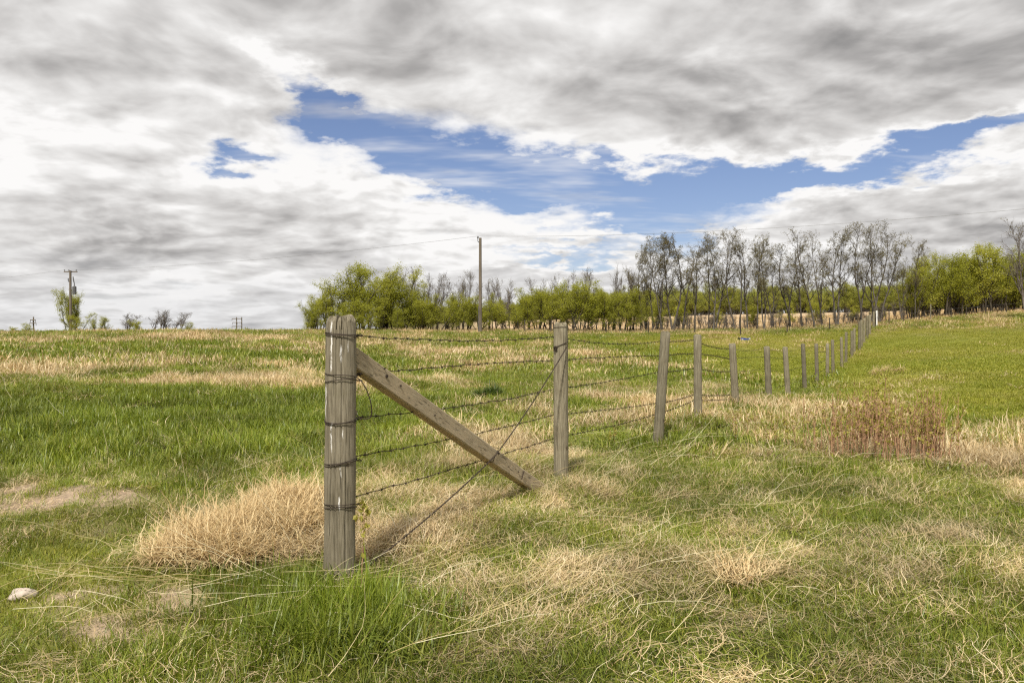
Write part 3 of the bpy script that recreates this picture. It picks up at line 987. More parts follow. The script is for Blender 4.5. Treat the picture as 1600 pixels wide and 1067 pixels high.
# turn of the brace wire over the rail
b = MB()
wp = [(-0.02, hw + 0.008, -hh - 0.01), (-0.012, hw + 0.010, -0.02), (0.012, hw + 0.010, 0.02), (0.02, hw + 0.008, hh + 0.008), (0.02, -hw - 0.008, hh + 0.008), (-0.02, -hw - 0.008, -hh - 0.008), (-0.02, hw + 0.006, -hh - 0.009)]
b.tube(np.array(wp) + np.array([tr, 0, 0]), 0.0032, 5)
ob('wire_wrap', b.mesh('wire_wrap', M_WIRE), rail)
b = MB()
b.tube(np.array([(0.0, hw + 0.009, -hh * 0.75), (0.012, hw + 0.009, hh * 0.6)]) + np.array([2.42, 0, 0]), 0.005, 5)
ob('saw_mark_strap', b.mesh('saw_mark_strap', M_WIRE), rail)
# staples that hold the strands on the near posts
for i in range(1, 6):
    for s in range(4):
        b = MB()
        b.tube([(-0.010, -0.004, 0.0), (-0.010, 0.008, 0), (0.010, 0.008, 0.003), (0.010, -0.004, 0.003)], 0.0022, 4)
        p = wire_pt(i, s)
        o = ob('staple', b.mesh('staple', M_WIRE), POST_OBJ[i])
        lp = np.array([-FN[0] * PB[i][4], -FN[1] * PB[i][4], p[2] - PB[i][2]])
        o.location = lp
        o.rotation_euler = (0, 0, math.atan2(-FN[1], -FN[0]) - math.pi / 2)

# white marker post at the far end
gx, gy = (1369.5 - 800) / F * 67.5, 67.5
gz = H(gx, gy)
b = MB()
b.box((0, 0, 0.72), (0.13, 0.05, 1.5))
b.box((0, -0.028, 1.36), (0.10, 0.008, 0.16))
b.box((0, 0.06, 0.72), (0.07, 0.05, 1.44))
o = ob('marker_post', b.mesh('marker_post', M_WHITE), loc=(gx, gy, gz - 0.02))
tag(o, 'white painted marker post at the far end of the barbed wire fence', 'post')

# second fence along the foot of the trees
f2 = ob('boundary_fence', None, loc=(0, 69, H(0, 69)))
tag(f2, 'thin dark-post wire fence along the foot of the trees', 'fence')
f2o = np.array([0, 69, H(0, 69)])
pts2 = []
for k, px in enumerate((820, 884, 947, 1013, 1085, 1157, 1230, 1296, 1368)):
    d = 71.5 - 5.0 * (px - 820) / 550 + (0 if px != 1157 else -6)
    x = (px - 800) / F * d
    z = H(x, d)
    me = post_mesh('fence_post', 1.25 if px != 1157 else 1.9, 0.055, 0.05, 70 + k, M_DARKBARK, segs=8, rings=4)
    ob('fence_post', me, f2, loc=Vector((x, d, z)) - Vector(f2o))
    if px != 1157:
        pts2.append((x, d, z))
for hh2 in (1.1, 0.75, 0.4):
    b = MB()
    b.tube(np.array(pts2) + np.array([0, 0.06, hh2]), 0.005, 4)
    ob('wire_strand', b.mesh('wire_strand', M_STEEL), f2, loc=-Vector(f2o))
f3 = ob('pasture_fence', None, loc=(40, 69, H(40, 69)))
tag(f3, 'thin post fence climbing the slope before the leafy trees', 'fence')
f3o = Vector((40, 69, H(40, 69)))
pts3 = []
for k, px in enumerate((1389, 1412, 1436, 1454, 1486, 1510, 1540, 1572, 1604)):
    d = 69 + 2.0 * (px - 1380) / 200
    x = (px - 800) / F * d
    z = H(x, d)
    ob('fence_post', post_mesh('fence_post', 1.0 if k % 3 else 1.5, 0.05, 0.045, 90 + k, M_POST if k == 3 else M_DARKBARK, segs=8, rings=4), f3, loc=Vector((x, d, z)) - f3o)
    pts3.append((x, d, z))
for hh2 in (0.9, 0.5):
    b = MB()
    b.tube(np.array(pts3) + np.array([0, 0.06, hh2]), 0.005, 4)
    ob('wire_strand', b.mesh('wire_strand', M_STEEL), f3, loc=-f3o)

# ------------------------------------------------------------------ power line
def pole(px, top_py, d, r, label, base_py=None):
    x = (px - 800) / F * d
    z = H(x, d)
    top = EYE - (top_py - HOR) / F * d
    root = ob('utility_pole', None, loc=(x, d, z))
    b = MB()
    h = top - z
    b.tube([(0, 0, -0.5), (0, 0, h * 0.5), (0, 0, h - 0.02), (0, 0, h)], [r, r * 0.9, r * 0.78, r * 0.7], 12)
    ob('pole_shaft', b.mesh('pole_shaft', M_POLE), root)
    tag(root, label, 'utility pole')
    return root, np.array([x, d, z]), h


def insulator(root, loc, s=1.0):
    b = MB()
    b.tube(np.array([(0, 0, 0), (0, 0, 0.08), (0, 0, 0.081), (0, 0, 0.13), (0, 0, 0.131), (0, 0, 0.2), (0, 0, 0.23)]) * s, np.array([0.03, 0.03, 0.075, 0.06, 0.08, 0.05, 0.03]) * s, 10)
    ob('insulator', b.mesh('insulator', M_STEEL), root, loc=loc)


p1, P1, h1p = pole(750.5, 372, 70, 0.155, 'tall bare single utility pole standing before the leafy trees')
insulator(p1, (-0.22, 0, h1p - 0.12), 1.2)
b = MB()
b.tube([(0.0, 0, h1p - 0.5), (-0.22, 0, h1p - 0.32), (-0.22, 0, h1p - 0.10)], 0.035, 6)
ob('bracket', b.mesh('bracket', M_STEEL), p1)
b = MB()
b.tube([(-0.165, 0.0, 0.0), (-0.16, 0, 2.5)], 0.03, 6)
ob('cable_guard', b.mesh('cable_guard', M_STEEL), p1)
p2, P2, h2p = pole(110.5, 423, 110, 0.19, 'utility pole with crossarm and transformer behind the grassy crest')
b = MB()
b.box((-0.05, 0.16, h2p - 0.15), (1.9, 0.12, 0.14))
ob('crossarm', b.mesh('crossarm', M_POLE), p2)
for xx in (-0.9, -0.3, 0.75):
    insulator(p2, (xx, 0.16, h2p - 0.08), 1.1)
tf = MB()
tf.tube([(0, 0, 0), (0, 0, 0.04), (0, 0, 1.05), (0, 0, 1.12), (0, 0, 1.18)], [0.2, 0.27, 0.27, 0.22, 0.08], 14)
to = ob('transformer', tf.mesh('transformer', M_STEEL), p2, loc=(0.62, -0.1, h2p - 3.35))
b = MB()
b.tube([(0, 0, 1.15), (0, 0, 1.5), (-0.12, 0, 2.0), (-0.18, 0, 2.5)], [0.08, 0.06, 0.09, 0.06], 8)
ob('bushing', b.mesh('bushing', M_STEEL), to)
b = MB()
b.tube([(0.0, 0, 0.3), (-0.6, 0.1, 0.3)], 0.04, 6)
b.tube([(0.0, 0, 0.85), (-0.6, 0.1, 0.85)], 0.04, 6)
ob('hanger', b.mesh('hanger', M_STEEL), to)
b = MB()
b.tube([(-0.2, 0, h2p - 1.6), (-0.3, 0, h2p - 1.35), (-0.3, 0, h2p - 1.1)], 0.07, 8)
ob('cutout', b.mesh('cutout', M_STEEL), p2)

topA = P2 + np.array([0.7, 0.16, h2p + 0.1])
topB = P1 + np.array([-0.22, 0, h1p + 0.15])
topC = np.array([57.0, 30.0, EYE + 9.3])
topD = P2 + np.array([-0.95, 0.16, h2p + 0.1])
for (a, c, sag, lab, rad) in ((topA, topB, 0.55, 'power line strung from the crossarm pole to the bare tall pole', 0.011), (topB, topC, 1.55, 'power line rising from the bare tall pole over the aspens', 0.009),
                              (topD, topD + np.array([-60, 34, -0.6]), 0.6, 'power line leaving the crossarm pole away from the field', 0.011)):
    t = np.linspace(0, 1, 40)
    P = a[None] * (1 - t)[:, None] + c[None] * t[:, None]
    P[:, 2] -= 4 * sag * t * (1 - t)
    b = MB()
    b.tube(P - a, rad, 5)
    o = ob('power_line', b.mesh('power_line', M_CABLE), loc=a)
    tag(o, lab, 'cable')


def pylon(px, top, d, arms, w, legs, lab):
    x = (px - 800) / F * d
    z = H(x, d)
    s = d / F
    h = EYE - (top - HOR) * s - z
    root = ob('transmission_pylon', None, loc=(x, d, z))
    tag(root, lab, 'pylon')
    for lx in legs:
        b = MB()
        b.tube([(lx * s, 0, -1), (lx * s, 0, h)], [0.42, 0.32], 8)
        ob('leg', b.mesh('leg', M_POLE), root)
    for (py, xa, xb) in arms:
        zz = EYE - (py - HOR) * s - z
        b = MB()
        b.box(((xa + xb) / 2 * s, -0.55, zz), ((xb - xa) * s, 0.5, 0.42))
        ob('crossarm', b.mesh('crossarm', M_POLE), root)
        for xx in (xa, (xa + xb) / 2, xb):
            b = MB()
            b.tube([(xx * s, -0.55, zz - 0.2), (xx * s, -0.55, zz - 1.3)], 0.13, 6)
            ob('insulator', b.mesh('insulator', M_STEEL), root)


pylon(372, 495.5, 520, ((498, -9, 6.5), (504, -8, 6.5), (510, -9, 6.5)), 3, (-2.2, 5.8), 'two-legged transmission pylon with three crossarms on the far horizon')
pylon(52.5, 495, 420, ((500, -4, 4), (505, -5, 5)), 2, (0,), 'small single-mast pylon at the far edge of the field')

# ------------------------------------------------------------------ stone and the small blue thing
g = np.random.default_rng(9)
gx, gy = ground_at(31, 935)
th, ph = np.meshgrid(np.linspace(0, math.pi, 14), np.linspace(0, 2 * math.pi, 22, endpoint=False), indexing='ij')
rad = 1 + 0.13 * np.sin(3 * ph + 1) * np.sin(th) + 0.10 * np.cos(2 * ph + th * 3) + 0.05 * np.sin(7 * ph + 4 * th)
sv = np.stack([0.066 * rad * np.sin(th) * np.cos(ph), 0.06 * rad * np.sin(th) * np.sin(ph), 0.035 * rad * np.cos(th)], -1).reshape(-1, 3)
q = [(i * 22 + j, (i + 1) * 22 + j, (i + 1) * 22 + (j + 1) % 22, i * 22 + (j + 1) % 22) for i in range(13) for j in range(22)]
o = ob('stone', mesh_np('stone', sv, q, smooth=True, mat=M_STONE), loc=(gx, gy, H(gx, gy) + 0.02), rz=0.4)
tag(o, 'pale stone half buried in the short grass beside the track', 'stone')

gx, gy = (1163 - 800) / F * 55, 55.0
gz = H(gx, gy)
root = ob('plastic_tub', None, loc=(gx, gy, gz), rz=0.15)
tag(root, 'small blue and white plastic object lying on the mown grass', 'tub')
b = MB()
pr = [(-0.34, 0.02), (-0.36, 0.20), (-0.26, 0.24), (0.22, 0.20), (0.33, 0.10), (0.30, 0.02)]
v = [(x, -0.17, z) for x, z in pr] + [(x, 0.17, z * 1.05) for x, z in pr]
b.add(v, [(i, (i + 1) % 6, 6 + (i + 1) % 6, 6 + i) for i in range(6)] + [(0, 5, 2, 1), (5, 4, 3, 2), (6, 7, 8, 11), (11, 8, 9, 10)])
ob('tub_shell', b.mesh('tub_shell', M_BLUE), root)
for (c, s, mt, nm) in (((-0.22, -0.185, 0.10), (0.12, 0.03, 0.10), M_WHITE, 'white_panel'), ((0.37, -0.05, 0.14), (0.04, 0.16, 0.2), M_WHITE, 'end_panel'),
                       ((-0.40, -0.04, 0.19), (0.10, 0.26, 0.13), M_BLACK, 'handle'), ((0.05, -0.05, 0.015), (0.7, 0.3, 0.05), M_BLACK, 'base')):
    b = MB()
    b.box(c, s)
    ob(nm, b.mesh(nm, mt), root)

# ------------------------------------------------------------------ trees
def norm(a):
    return a / (np.linalg.norm(a, axis=-1, keepdims=True) + 1e-9)


def grow(g, start, dirs, length, n, up, wob):
    """polylines (B,n,3) grown step by step with a pull upwards and a wobble"""
    B = len(start)
    P = np.zeros((B, n, 3))
    P[:, 0] = start
    d = norm(dirs)
    step = (length / (n - 1))[:, None]
    for i in range(1, n):
        d = norm(d + np.array([0, 0, up]) + g.normal(0, wob, (B, 3)))
        P[:, i] = P[:, i - 1] + d * step
    return P


def sprout(g, P, Rd, per, t0, t1, ang, lenf, n, up, wob, rf=0.6, rmin=0.006, rtip=0.35):
    """children on the polylines P"""
    B, m, _ = P.shape
    idx = np.repeat(np.arange(B), per)
    t = g.uniform(t0, t1, len(idx))
    f = t * (m - 1)
    i = np.minimum(f.astype(int), m - 2)
    fr = (f - i)[:, None]
    s = P[idx, i] * (1 - fr) + P[idx, i + 1] * fr
    pr = Rd[idx, i] * (1 - fr[:, 0]) + Rd[idx, i + 1] * fr[:, 0]
    pd = norm(P[idx, i + 1] - P[idx, i])
    rv = norm(np.cross(pd, norm(g.normal(0, 1, (len(idx), 3)))))
    a = np.radians(ang + g.normal(0, 9, len(idx)))[:, None]
    d = pd * np.cos(a) + rv * np.sin(a)
    L = lenf(t, g, len(idx))
    C = grow(g, s, d, L, n, up, wob)
    r0 = np.maximum(np.minimum(pr * rf, L * 0.03 + 0.004), rmin)
    Rc = r0[:, None] * np.linspace(1, rtip, n)[None]
    return C, Rc


def leaves(g, P, count, size, spread, tip=0.3):
    """leaf faces near the twigs P"""
    B, m, _ = P.shape
    idx = g.integers(0, B, count)
    t = g.uniform(tip, 1.0, count) * (m - 1)
    i = np.minimum(t.astype(int), m - 2)
    fr = (t - i)[:, None]
    c = P[idx, i] * (1 - fr) + P[idx, i + 1] * fr + g.normal(0, spread, (count, 3))
    nrm = norm(g.normal(0, 1, (count, 3)) + np.array([0, 0, 0.5]))
    u = norm(np.cross(nrm, norm(g.normal(0, 1, (count, 3)))))
    v = np.cross(nrm, u)
    s = (size * g.uniform(0.6, 1.35, count))[:, None]
    V = np.stack([c - u * s * 0.5, c - v * s * 0.36 + nrm * s * 0.08, c + u * s * 0.5, c + v * s * 0.36 + nrm * s * 0.08], 1).reshape(-1, 3)
    q = np.arange(count * 4).reshape(-1, 4)
    # tone by twig, so light and dark clumps form
    tw = g.random(B)
    rnd = np.clip(np.repeat(tw[idx] * 0.6 + g.random(count) * 0.4, 4), 0, 1)
    return V, q, rnd


def tree_meshes(kind, seed):
    g = np.random.default_rng(seed)
    lev = []
    U = lambda a, b: (lambda t, g_, n: g_.uniform(a, b, n))
    if kind == 'aspen':          # tall, bare below, fine budding crown
        Ht = 10.0
        ns = 1 if g.random() < 0.6 else 2
        st = np.c_[g.normal(0, 0.12, (ns, 2)), np.full(ns, -0.2)]
        d = np.c_[g.normal(0, 0.11, (ns, 2)), np.ones(ns)]
        T = grow(g, st, d, np.full(ns, Ht) * np.r_[1.0, g.uniform(0.75, 0.95, ns - 1)], 13, 0.03, 0.075)
        RT = np.full(ns, 0.105)[:, None] * np.linspace(1, 0.16, 13)[None]
        lev.append((T, RT, 7))
        B1, R1 = sprout(g, T, RT, 20 if ns == 1 else 15, 0.30, 0.97, 46, lambda t, g_, n: (2.9 - 2.1 * np.clip(t - 0.3, 0, 1)) * g_.uniform(0.55, 1.1, n), 7, 0.13, 0.13, 0.55, 0.016)
        lev.append((B1, R1, 5))
        B2, R2 = sprout(g, B1, R1, 6, 0.2, 1.0, 42, U(0.45, 1.15), 5, 0.10, 0.17, 0.6, 0.010)
        lev.append((B2, R2, 4))
        B3, R3 = sprout(g, B2, R2, 4, 0.25, 1.0, 45, U(0.18, 0.5), 3, 0.05, 0.2, 0.7, 0.0075)
        lev.append((B3, R3, 3))
        LV = leaves(g, B3, int(g.uniform(1800, 4200) * ns ** 0.5), 0.08, 0.07)
        mats = (M_BARK, M_BUD)
    elif kind == 'bare':         # leafless grey tree with upright limbs
        Ht = 6.0
        ns = int(g.integers(2, 4))
        st = np.c_[g.normal(0, 0.25, (ns, 2)), np.full(ns, -0.2)]
        d = np.c_[g.normal(0, 0.16, (ns, 2)), np.ones(ns)]
        T = grow(g, st, d, Ht * g.uniform(0.75, 1.0, ns), 10, 0.05, 0.06)
        RT = np.full(ns, 0.085)[:, None] * np.linspace(1, 0.15, 10)[None]
        lev.append((T, RT, 6))
        B1, R1 = sprout(g, T, RT, 13, 0.25, 0.95, 33, lambda t, g_, n: (2.3 - 1.5 * t) * g_.uniform(0.6, 1.1, n), 6, 0.2, 0.09, 0.6, 0.014)
        lev.append((B1, R1, 4))
        B2, R2 = sprout(g, B1, R1, 5, 0.2, 1.0, 36, U(0.4, 1.0), 4, 0.16, 0.12, 0.65, 0.010)
        lev.append((B2, R2, 3))
        B3, R3 = sprout(g, B2, R2, 5, 0.3, 1.0, 38, U(0.2, 0.55), 3, 0.1, 0.15, 0.7, 0.008)
        lev.append((B3, R3, 3))
        LV = leaves(g, B3, 600, 0.07, 0.04)
        mats = (M_TWIG, M_BUD)
    else:                        # leafy young poplar or willow: several stems, bright crown from knee height
        Ht = 6.0
        ns = int(g.integers(3, 6))
        st = np.c_[g.normal(0, 0.35, (ns, 2)), np.full(ns, -0.2)]
        d = np.c_[g.normal(0, 0.2, (ns, 2)), np.ones(ns)]
        T = grow(g, st, d, Ht * g.uniform(0.62, 1.0, ns), 10, 0.05, 0.08)
        RT = np.full(ns, 0.075)[:, None] * np.linspace(1, 0.14, 10)[None]
        lev.append((T, RT, 6))
        low = 0.06 if kind == 'bush' else 0.16
        B1, R1 = sprout(g, T, RT, 13, low, 0.97, 50, lambda t, g_, n: (2.0 - 1.3 * t) * g_.uniform(0.5, 1.1, n), 6, 0.14, 0.12, 0.55, 0.012)
        lev.append((B1, R1, 4))
        B2, R2 = sprout(g, B1, R1, 5, 0.25, 1.0, 45, U(0.35, 0.85), 4, 0.10, 0.16, 0.6, 0.008)
        lev.append((B2, R2, 3))
        LV = leaves(g, B2, int(2100 * ns), 0.082, 0.13, 0.1)
        mats = (M_DARKBARK, M_LEAF)
    vs_, qs_, n0 = [], [], 0
    for (P, Rr, k) in lev:
        v, q = tubes(P, Rr, k)
        vs_.append(v)
        qs_.append(q + n0)
        n0 += len(v)
    wood = (np.concatenate(vs_), np.concatenate(qs_))
    trunk = mesh_np('trunk', wood[0], wood[1], mat=mats[0], smooth=True)
    crown = mesh_np('crown', LV[0], LV[1], attrs={'rnd': LV[2]}, mat=mats[1], smooth=False)
    top = max(wood[0][:, 2].max(), 1)
    return trunk, crown, top, (wood, LV, mats)


TREES = {}
for kind, nvar in (('aspen', 8), ('bare', 5), ('leafy', 7), ('bush', 4)):
    TREES[kind] = [tree_meshes(kind, 100 + 31 * i + {'aspen': 0, 'bare': 500, 'leafy': 900, 'bush': 1400}[kind]) for i in range(nvar)]
tr_rng = random.Random(12)
_last = {}


def plant(kind, px, top_py, d, name, label, group, cat='tree', wide=1.0, var=None, sink=0.0, lean=None):
    x = (px - 800) / F * d
    z = H(x, d) - sink
    h = EYE - (top_py - HOR) / F * d - z
    vs_ = TREES[kind]
    k = tr_rng.randrange(len(vs_)) if var is None else var
    if k == _last.get(kind):
        k = (k + 1) % len(vs_)
    _last[kind] = k
    tm, cm, top, _ = vs_[k]
    s = h / top
    root = ob(name, None, loc=(x, d, z), rz=tr_rng.uniform(0, 6.28))
    sw = s * wide * tr_rng.uniform(0.8, 1.2)
    root.scale = (sw, sw, s)
    if kind in ('aspen', 'bare'):
        ln = lean if lean else tr_rng.uniform(-0.045, 0.045)
        root.rotation_euler = (Matrix.Rotation(ln, 3, 'Y') @ Matrix.Rotation(tr_rng.uniform(0, 6.28), 3, 'Z')).to_euler()
    ob('trunk', tm, root)
    ob('crown', cm, root)
    tag(root, label, cat, group)
    return root


ORD = ['first', 'second', 'third', 'fourth', 'fifth', 'sixth', 'seventh', 'eighth', 'ninth', 'tenth', 'eleventh', 'twelfth', 'thirteenth', 'fourteenth']

# tall budding aspens behind the far fence
ASP = [[(1002, 378), (1020, 371), (1036, 364), (1052, 362), (1068, 380), (1087, 371), (1106, 362), (1118, 360), (1131, 353)],
       [(1152, 356), (1166, 371), (1180, 366), (1196, 361), (1211, 374), (1226, 381), (1247, 371), (1264, 358), (1286, 358), (1310, 360)],
       [(1345, 349), (1359, 345), (1388, 351), (1411, 386), (1427, 376), (1446, 372)]]
ALAB = ['in the block nearest the poplars', 'in the middle block', 'behind the white marker post']
for bi, blk in enumerate(ASP):
    for k, (px, ty) in enumerate(blk):
        d = 77 + tr_rng.uniform(-2.5, 3.5) - (3.5 if bi == 2 else 0)
        ln = {1247: -0.10, 1388: 0.10, 1264: -0.05, 1002: -0.05, 1226: -0.07, 1131: 0.05}.get(px)
        plant('aspen', px - (12 if ln and ln > 0 else -8 if ln else 0), ty, d, 'aspen_tree', f'tall budding aspen, {ORD[k]} from the left {ALAB[bi]}', 'row of tall budding aspens', wide=1.0, lean=ln)
# bright leafy clump left of the pole
for k, (px, ty, d, kd) in enumerate(((480, 484, 74, 'bush'), (500, 458, 74, 'leafy'), (524, 436, 75, 'leafy'), (545, 414, 75, 'leafy'), (566, 411, 76, 'leafy'), (590, 413, 76, 'leafy'), (612, 416, 77, 'leafy'), (634, 424, 76, 'leafy'), (655, 432, 78, 'leafy'))):
    plant(kd, px, ty, d, 'poplar_tree', f'bright green leafy poplar, {ORD[k]} from the left in the clump behind the corner post', 'leafy poplars behind the corner post', wide=1.1)
for k, px in enumerate((492, 528, 560, 592, 622)):
    plant('bush', px, 468 + 6 * math.sin(k * 2), 71.5 + k * 0.3, 'willow_bush', f'low bright green bush, {ORD[k]} from the left at the foot of the poplar clump', 'bushes at the foot of the poplars', 'bush', wide=1.3)
# leafless grey trees
for k, (px, ty) in enumerate(((652, 413), (668, 420), (686, 428), (706, 436), (724, 428), (738, 418), (764, 432), (780, 428), (797, 447))):
    plant('bare', px, ty, 79 + (k % 3) * 1.5, 'bare_tree', f'leafless grey tree, {ORD[k]} from the left beside the bare utility pole', 'leafless trees round the utility pole', wide=0.85)
for k, (px, ty) in enumerate(((838, 428), (868, 424), (908, 414), (921, 420), (962, 406), (975, 410), (990, 424))):
    plant('bare', px, ty, 78 + (k % 3), 'bare_tree', f'leafless grey tree, {ORD[k]} from the left between the utility pole and the aspens', 'leafless trees among the leafy poplars', wide=0.7)
# leafy strip between pole and aspens
for k, px in enumerate((645, 662, 680, 698, 716, 734, 752, 770, 788, 806)):
    plant('leafy' if k % 3 else 'bush', px, 459 + 5 * math.sin(k * 1.7), 76 + 1.2 * (k % 2), 'poplar_tree', f'young green poplar, {ORD[k]} from the left in the strip behind the utility pole', 'young poplars behind the utility pole', wide=1.25)
for k, (px, ty) in enumerate(((822, 458), (842, 446), (860, 455), (880, 436), (896, 431), (918, 452), (938, 446), (955, 440), (972, 446), (990, 452), (1010, 452))):
    plant('leafy', px, ty, 75.5 + 1.5 * (k % 2), 'poplar_tree', f'bright young poplar, {ORD[k]} from the left in the strip leading to the aspens', 'young poplars leading to the aspens', wide=1.15)
for k, (px, ty) in enumerate(((1030, 470), (1062, 474), (1120, 476), (1176, 474), (1235, 473), (1276, 470), (1330, 468), (1376, 470))):
    plant('leafy', px, ty, 83 + 2 * (k % 3), 'poplar_tree', f'low green poplar seen through the aspens, {ORD[k]} from the left', 'low poplars seen between the aspens', wide=1.3)
# leafy wood up the slope on the right
for k, (px, ty) in enumerate(((1424, 414), (1442, 398), (1462, 392), (1484, 394), (1506, 389), (1526, 382), (1546, 380), (1566, 377), (1586, 382), (1606, 380), (1630, 378), (1655, 380))):
    plant('leafy', px, ty, 75 + 1.0 * (k % 3), 'poplar_tree', f'full green poplar, {ORD[k]} from the left in the wood up the slope', 'poplars in the wood up the slope', wide=0.95)
for k, (px, ty) in enumerate(((1434, 425), (1453, 414), (1473, 410), (1495, 408), (1516, 402), (1537, 400), (1557, 398), (1578, 400), (1600, 398), (1625, 396))):
    plant('leafy', px, ty, 80 + 1.5 * (k % 2), 'poplar_tree', f'green poplar, {ORD[k]} from the left in the back rank of the slope wood', 'poplars in the back rank of the slope wood', wide=1.05)
for k, (px, ty) in enumerate(((1430, 470), (1503, 462), (1580, 455))):
    plant('bush', px, ty, 77 + 0.5 * (k % 2), 'willow_bush', f'green bush, {ORD[k]} from the left at the foot of the slope wood', 'bushes at the foot of the slope wood', 'bush', wide=1.35)
plant('bare', 1622, 318, 60, 'bare_tree', 'large leafless grey tree cut by the frame above the slope wood', 'leafless tree on the slope', wide=1.2)
plant('bare', 1655, 335, 58, 'bare_tree', 'leafless tree at the picture edge leaning over the pasture', 'leafless tree on the slope', wide=1.0)
# far left behind the crest
LT = [('leafy', 107, 448, 112, 'loose leafy tree standing behind the crossarm utility pole'), ('leafy', 119, 462, 113, 'slim leafy tree beside the crossarm utility pole'), ('bush', 130, 486, 108, 'dense green bush at the foot of the crossarm pole'),
      ('bush', 38, 503, 106, 'small bush at the far edge of the field, farthest from the fence'), ('bush', 22, 509, 106, 'lowest small bush beside the single-mast pylon'), ('leafy', 146, 490, 112, 'low green tree next to the crossarm pole bush'), ('bush', 163, 493, 108, 'low bush on the crest between the pole and the round bare tree'),
      ('bare', 196, 487, 112, 'round leafless tree on the crest'), ('bush', 216, 497, 110, 'small grey-green bush between two leafless trees on the crest'), ('bare', 243, 482, 112, 'broad leafless tree on the crest, the left one of a pair'),
      ('bare', 258, 481, 113, 'broad leafless tree on the crest, the middle of three close stems'), ('bare', 272, 485, 112, 'leafless tree on the crest nearest the two-legged pylon'), ('bush', 294, 501, 112, 'low spreading bush on the crest nearest the two-legged pylon'), ('bush', 388, 511, 150, 'tiny dark bush beside the two-legged pylon')]
for (kd, px, ty, d, lab) in LT:
    plant(kd, px, ty, d, {'leafy': 'poplar_tree', 'bush': 'willow_bush', 'bare': 'bare_tree'}[kd], lab, 'trees along the crest', 'bush' if kd == 'bush' else 'tree', wide={'bare': 1.9, 'bush': 1.5, 'leafy': 0.62}[kd])

# ------------------------------------------------------------------ instanced stuff
LIB = {}


def library(name, meshes):
    c = bpy.data.collections.new(name)
    for i, me in enumerate(meshes):
        o = bpy.data.objects.new(f'{name}_{i:02d}', me)
        c.objects.link(o)
    LIB[name] = c
    return c


def scatter(name, label, coll, pos, rot, scl, idx, tint):
    n = len(pos)
    me = bpy.data.meshes.new(name)
    me.vertices.add(n)
    me.vertices.foreach_set('co', np.asarray(pos, np.float32).ravel())
    for k, a, ty, f in (('rot', rot, 'FLOAT_VECTOR', 'vector'), ('scl', scl, 'FLOAT_VECTOR', 'vector'), ('tint', tint, 'FLOAT_VECTOR', 'vector')):
        at = me.attributes.new(k, ty, 'POINT')
        at.data.foreach_set(f, np.asarray(a, np.float32).ravel())
    at = me.attributes.new('idx', 'INT', 'POINT')
    at.data.foreach_set('value', np.asarray(idx, np.int32))
    o = ob(name, me)
    ng = bpy.data.node_groups.new(name, 'GeometryNodeTree')
    ng.interface.new_socket('Geometry', in_out='INPUT', socket_type='NodeSocketGeometry')
    ng.interface.new_socket('Geometry', in_out='OUTPUT', socket_type='NodeSocketGeometry')
    gi = ng.nodes.new('NodeGroupInput')
    go = ng.nodes.new('NodeGroupOutput')
    ci = ng.nodes.new('GeometryNodeCollectionInfo')
    ci.inputs['Collection'].default_value = coll
    ci.inputs['Separate Children'].default_value = True
    ci.inputs['Reset Children'].default_value = True
    ip = ng.nodes.new('GeometryNodeInstanceOnPoints')
    ip.inputs['Pick Instance'].default_value = True
    L = ng.links.new

    def na(nm, ty):
        a = ng.nodes.new('GeometryNodeInputNamedAttribute')
        a.data_type = ty
        a.inputs['Name'].default_value = nm
        return a.outputs[0]
    L(gi.outputs[0], ip.inputs['Points'])
    L(ci.outputs[0], ip.inputs['Instance'])
    L(na('idx', 'INT'), ip.inputs['Instance Index'])
    er = ng.nodes.new('FunctionNodeEulerToRotation')
    L(na('rot', 'FLOAT_VECTOR'), er.inputs[0])
    L(er.outputs[0], ip.inputs['Rotation'])
    L(na('scl', 'FLOAT_VECTOR'), ip.inputs['Scale'])
    L(ip.outputs[0], go.inputs[0])
    md = o.modifiers.new('scatter', 'NODES')
    md.node_group = ng
    tag(o, label, kind='stuff')
    return o


# the far wood beyond the stubble field: one mass
def joined(parts):
    (wv, wq), (lv, lq, lr), mats = parts
    v = np.r_[wv, lv]
    q = np.r_[wq, lq + len(wv)]
    return mesh_np('wood_tree', v, q, attrs={'rnd': np.r_[np.zeros(len(wv)), lr]}, mat=[mats[0], M_FARLEAF], mat_idx=np.r_[np.zeros(len(wq)), np.ones(len(lq))])


library('wood_tree', [joined(t[3]) for t in TREES['leafy'][:5]])
g = np.random.default_rng(77)
n = 560
az = g.uniform(-0.17, 0.62, n)
dd = g.uniform(150, 205, n)
x = np.tan(az) * dd
z = height(x, dd)
s = g.uniform(0.75, 1.2, n) * np.where(az < 0.02, 0.7, 1.0)
scatter('far_woodland', 'distant pale green wood beyond the stubble field', LIB['wood_tree'], np.c_[x, dd, z - 0.2], np.c_[np.zeros(n), np.zeros(n), g.uniform(0, 6.28, n)], np.c_[s * 1.3, s * 1.3, s], g.integers(0, 5, n), np.c_[g.random(n), g.random(n), g.random(n)])
n = 260
az = g.uniform(-0.62, -0.1, n)
dd = g.uniform(900, 1300, n)
x = np.tan(az) * dd
s = g.uniform(0.5, 1.0, n)
scatter('horizon_woodland', 'thin dark line of woods on the far horizon', LIB['wood_tree'], np.c_[x, dd, height(x, dd) - 0.3], np.c_[np.zeros(n), np.zeros(n), g.uniform(0, 6.28, n)], np.c_[s * 3, s * 3, s], g.integers(0, 5, n), np.c_[g.random(n), g.random(n), g.random(n)])

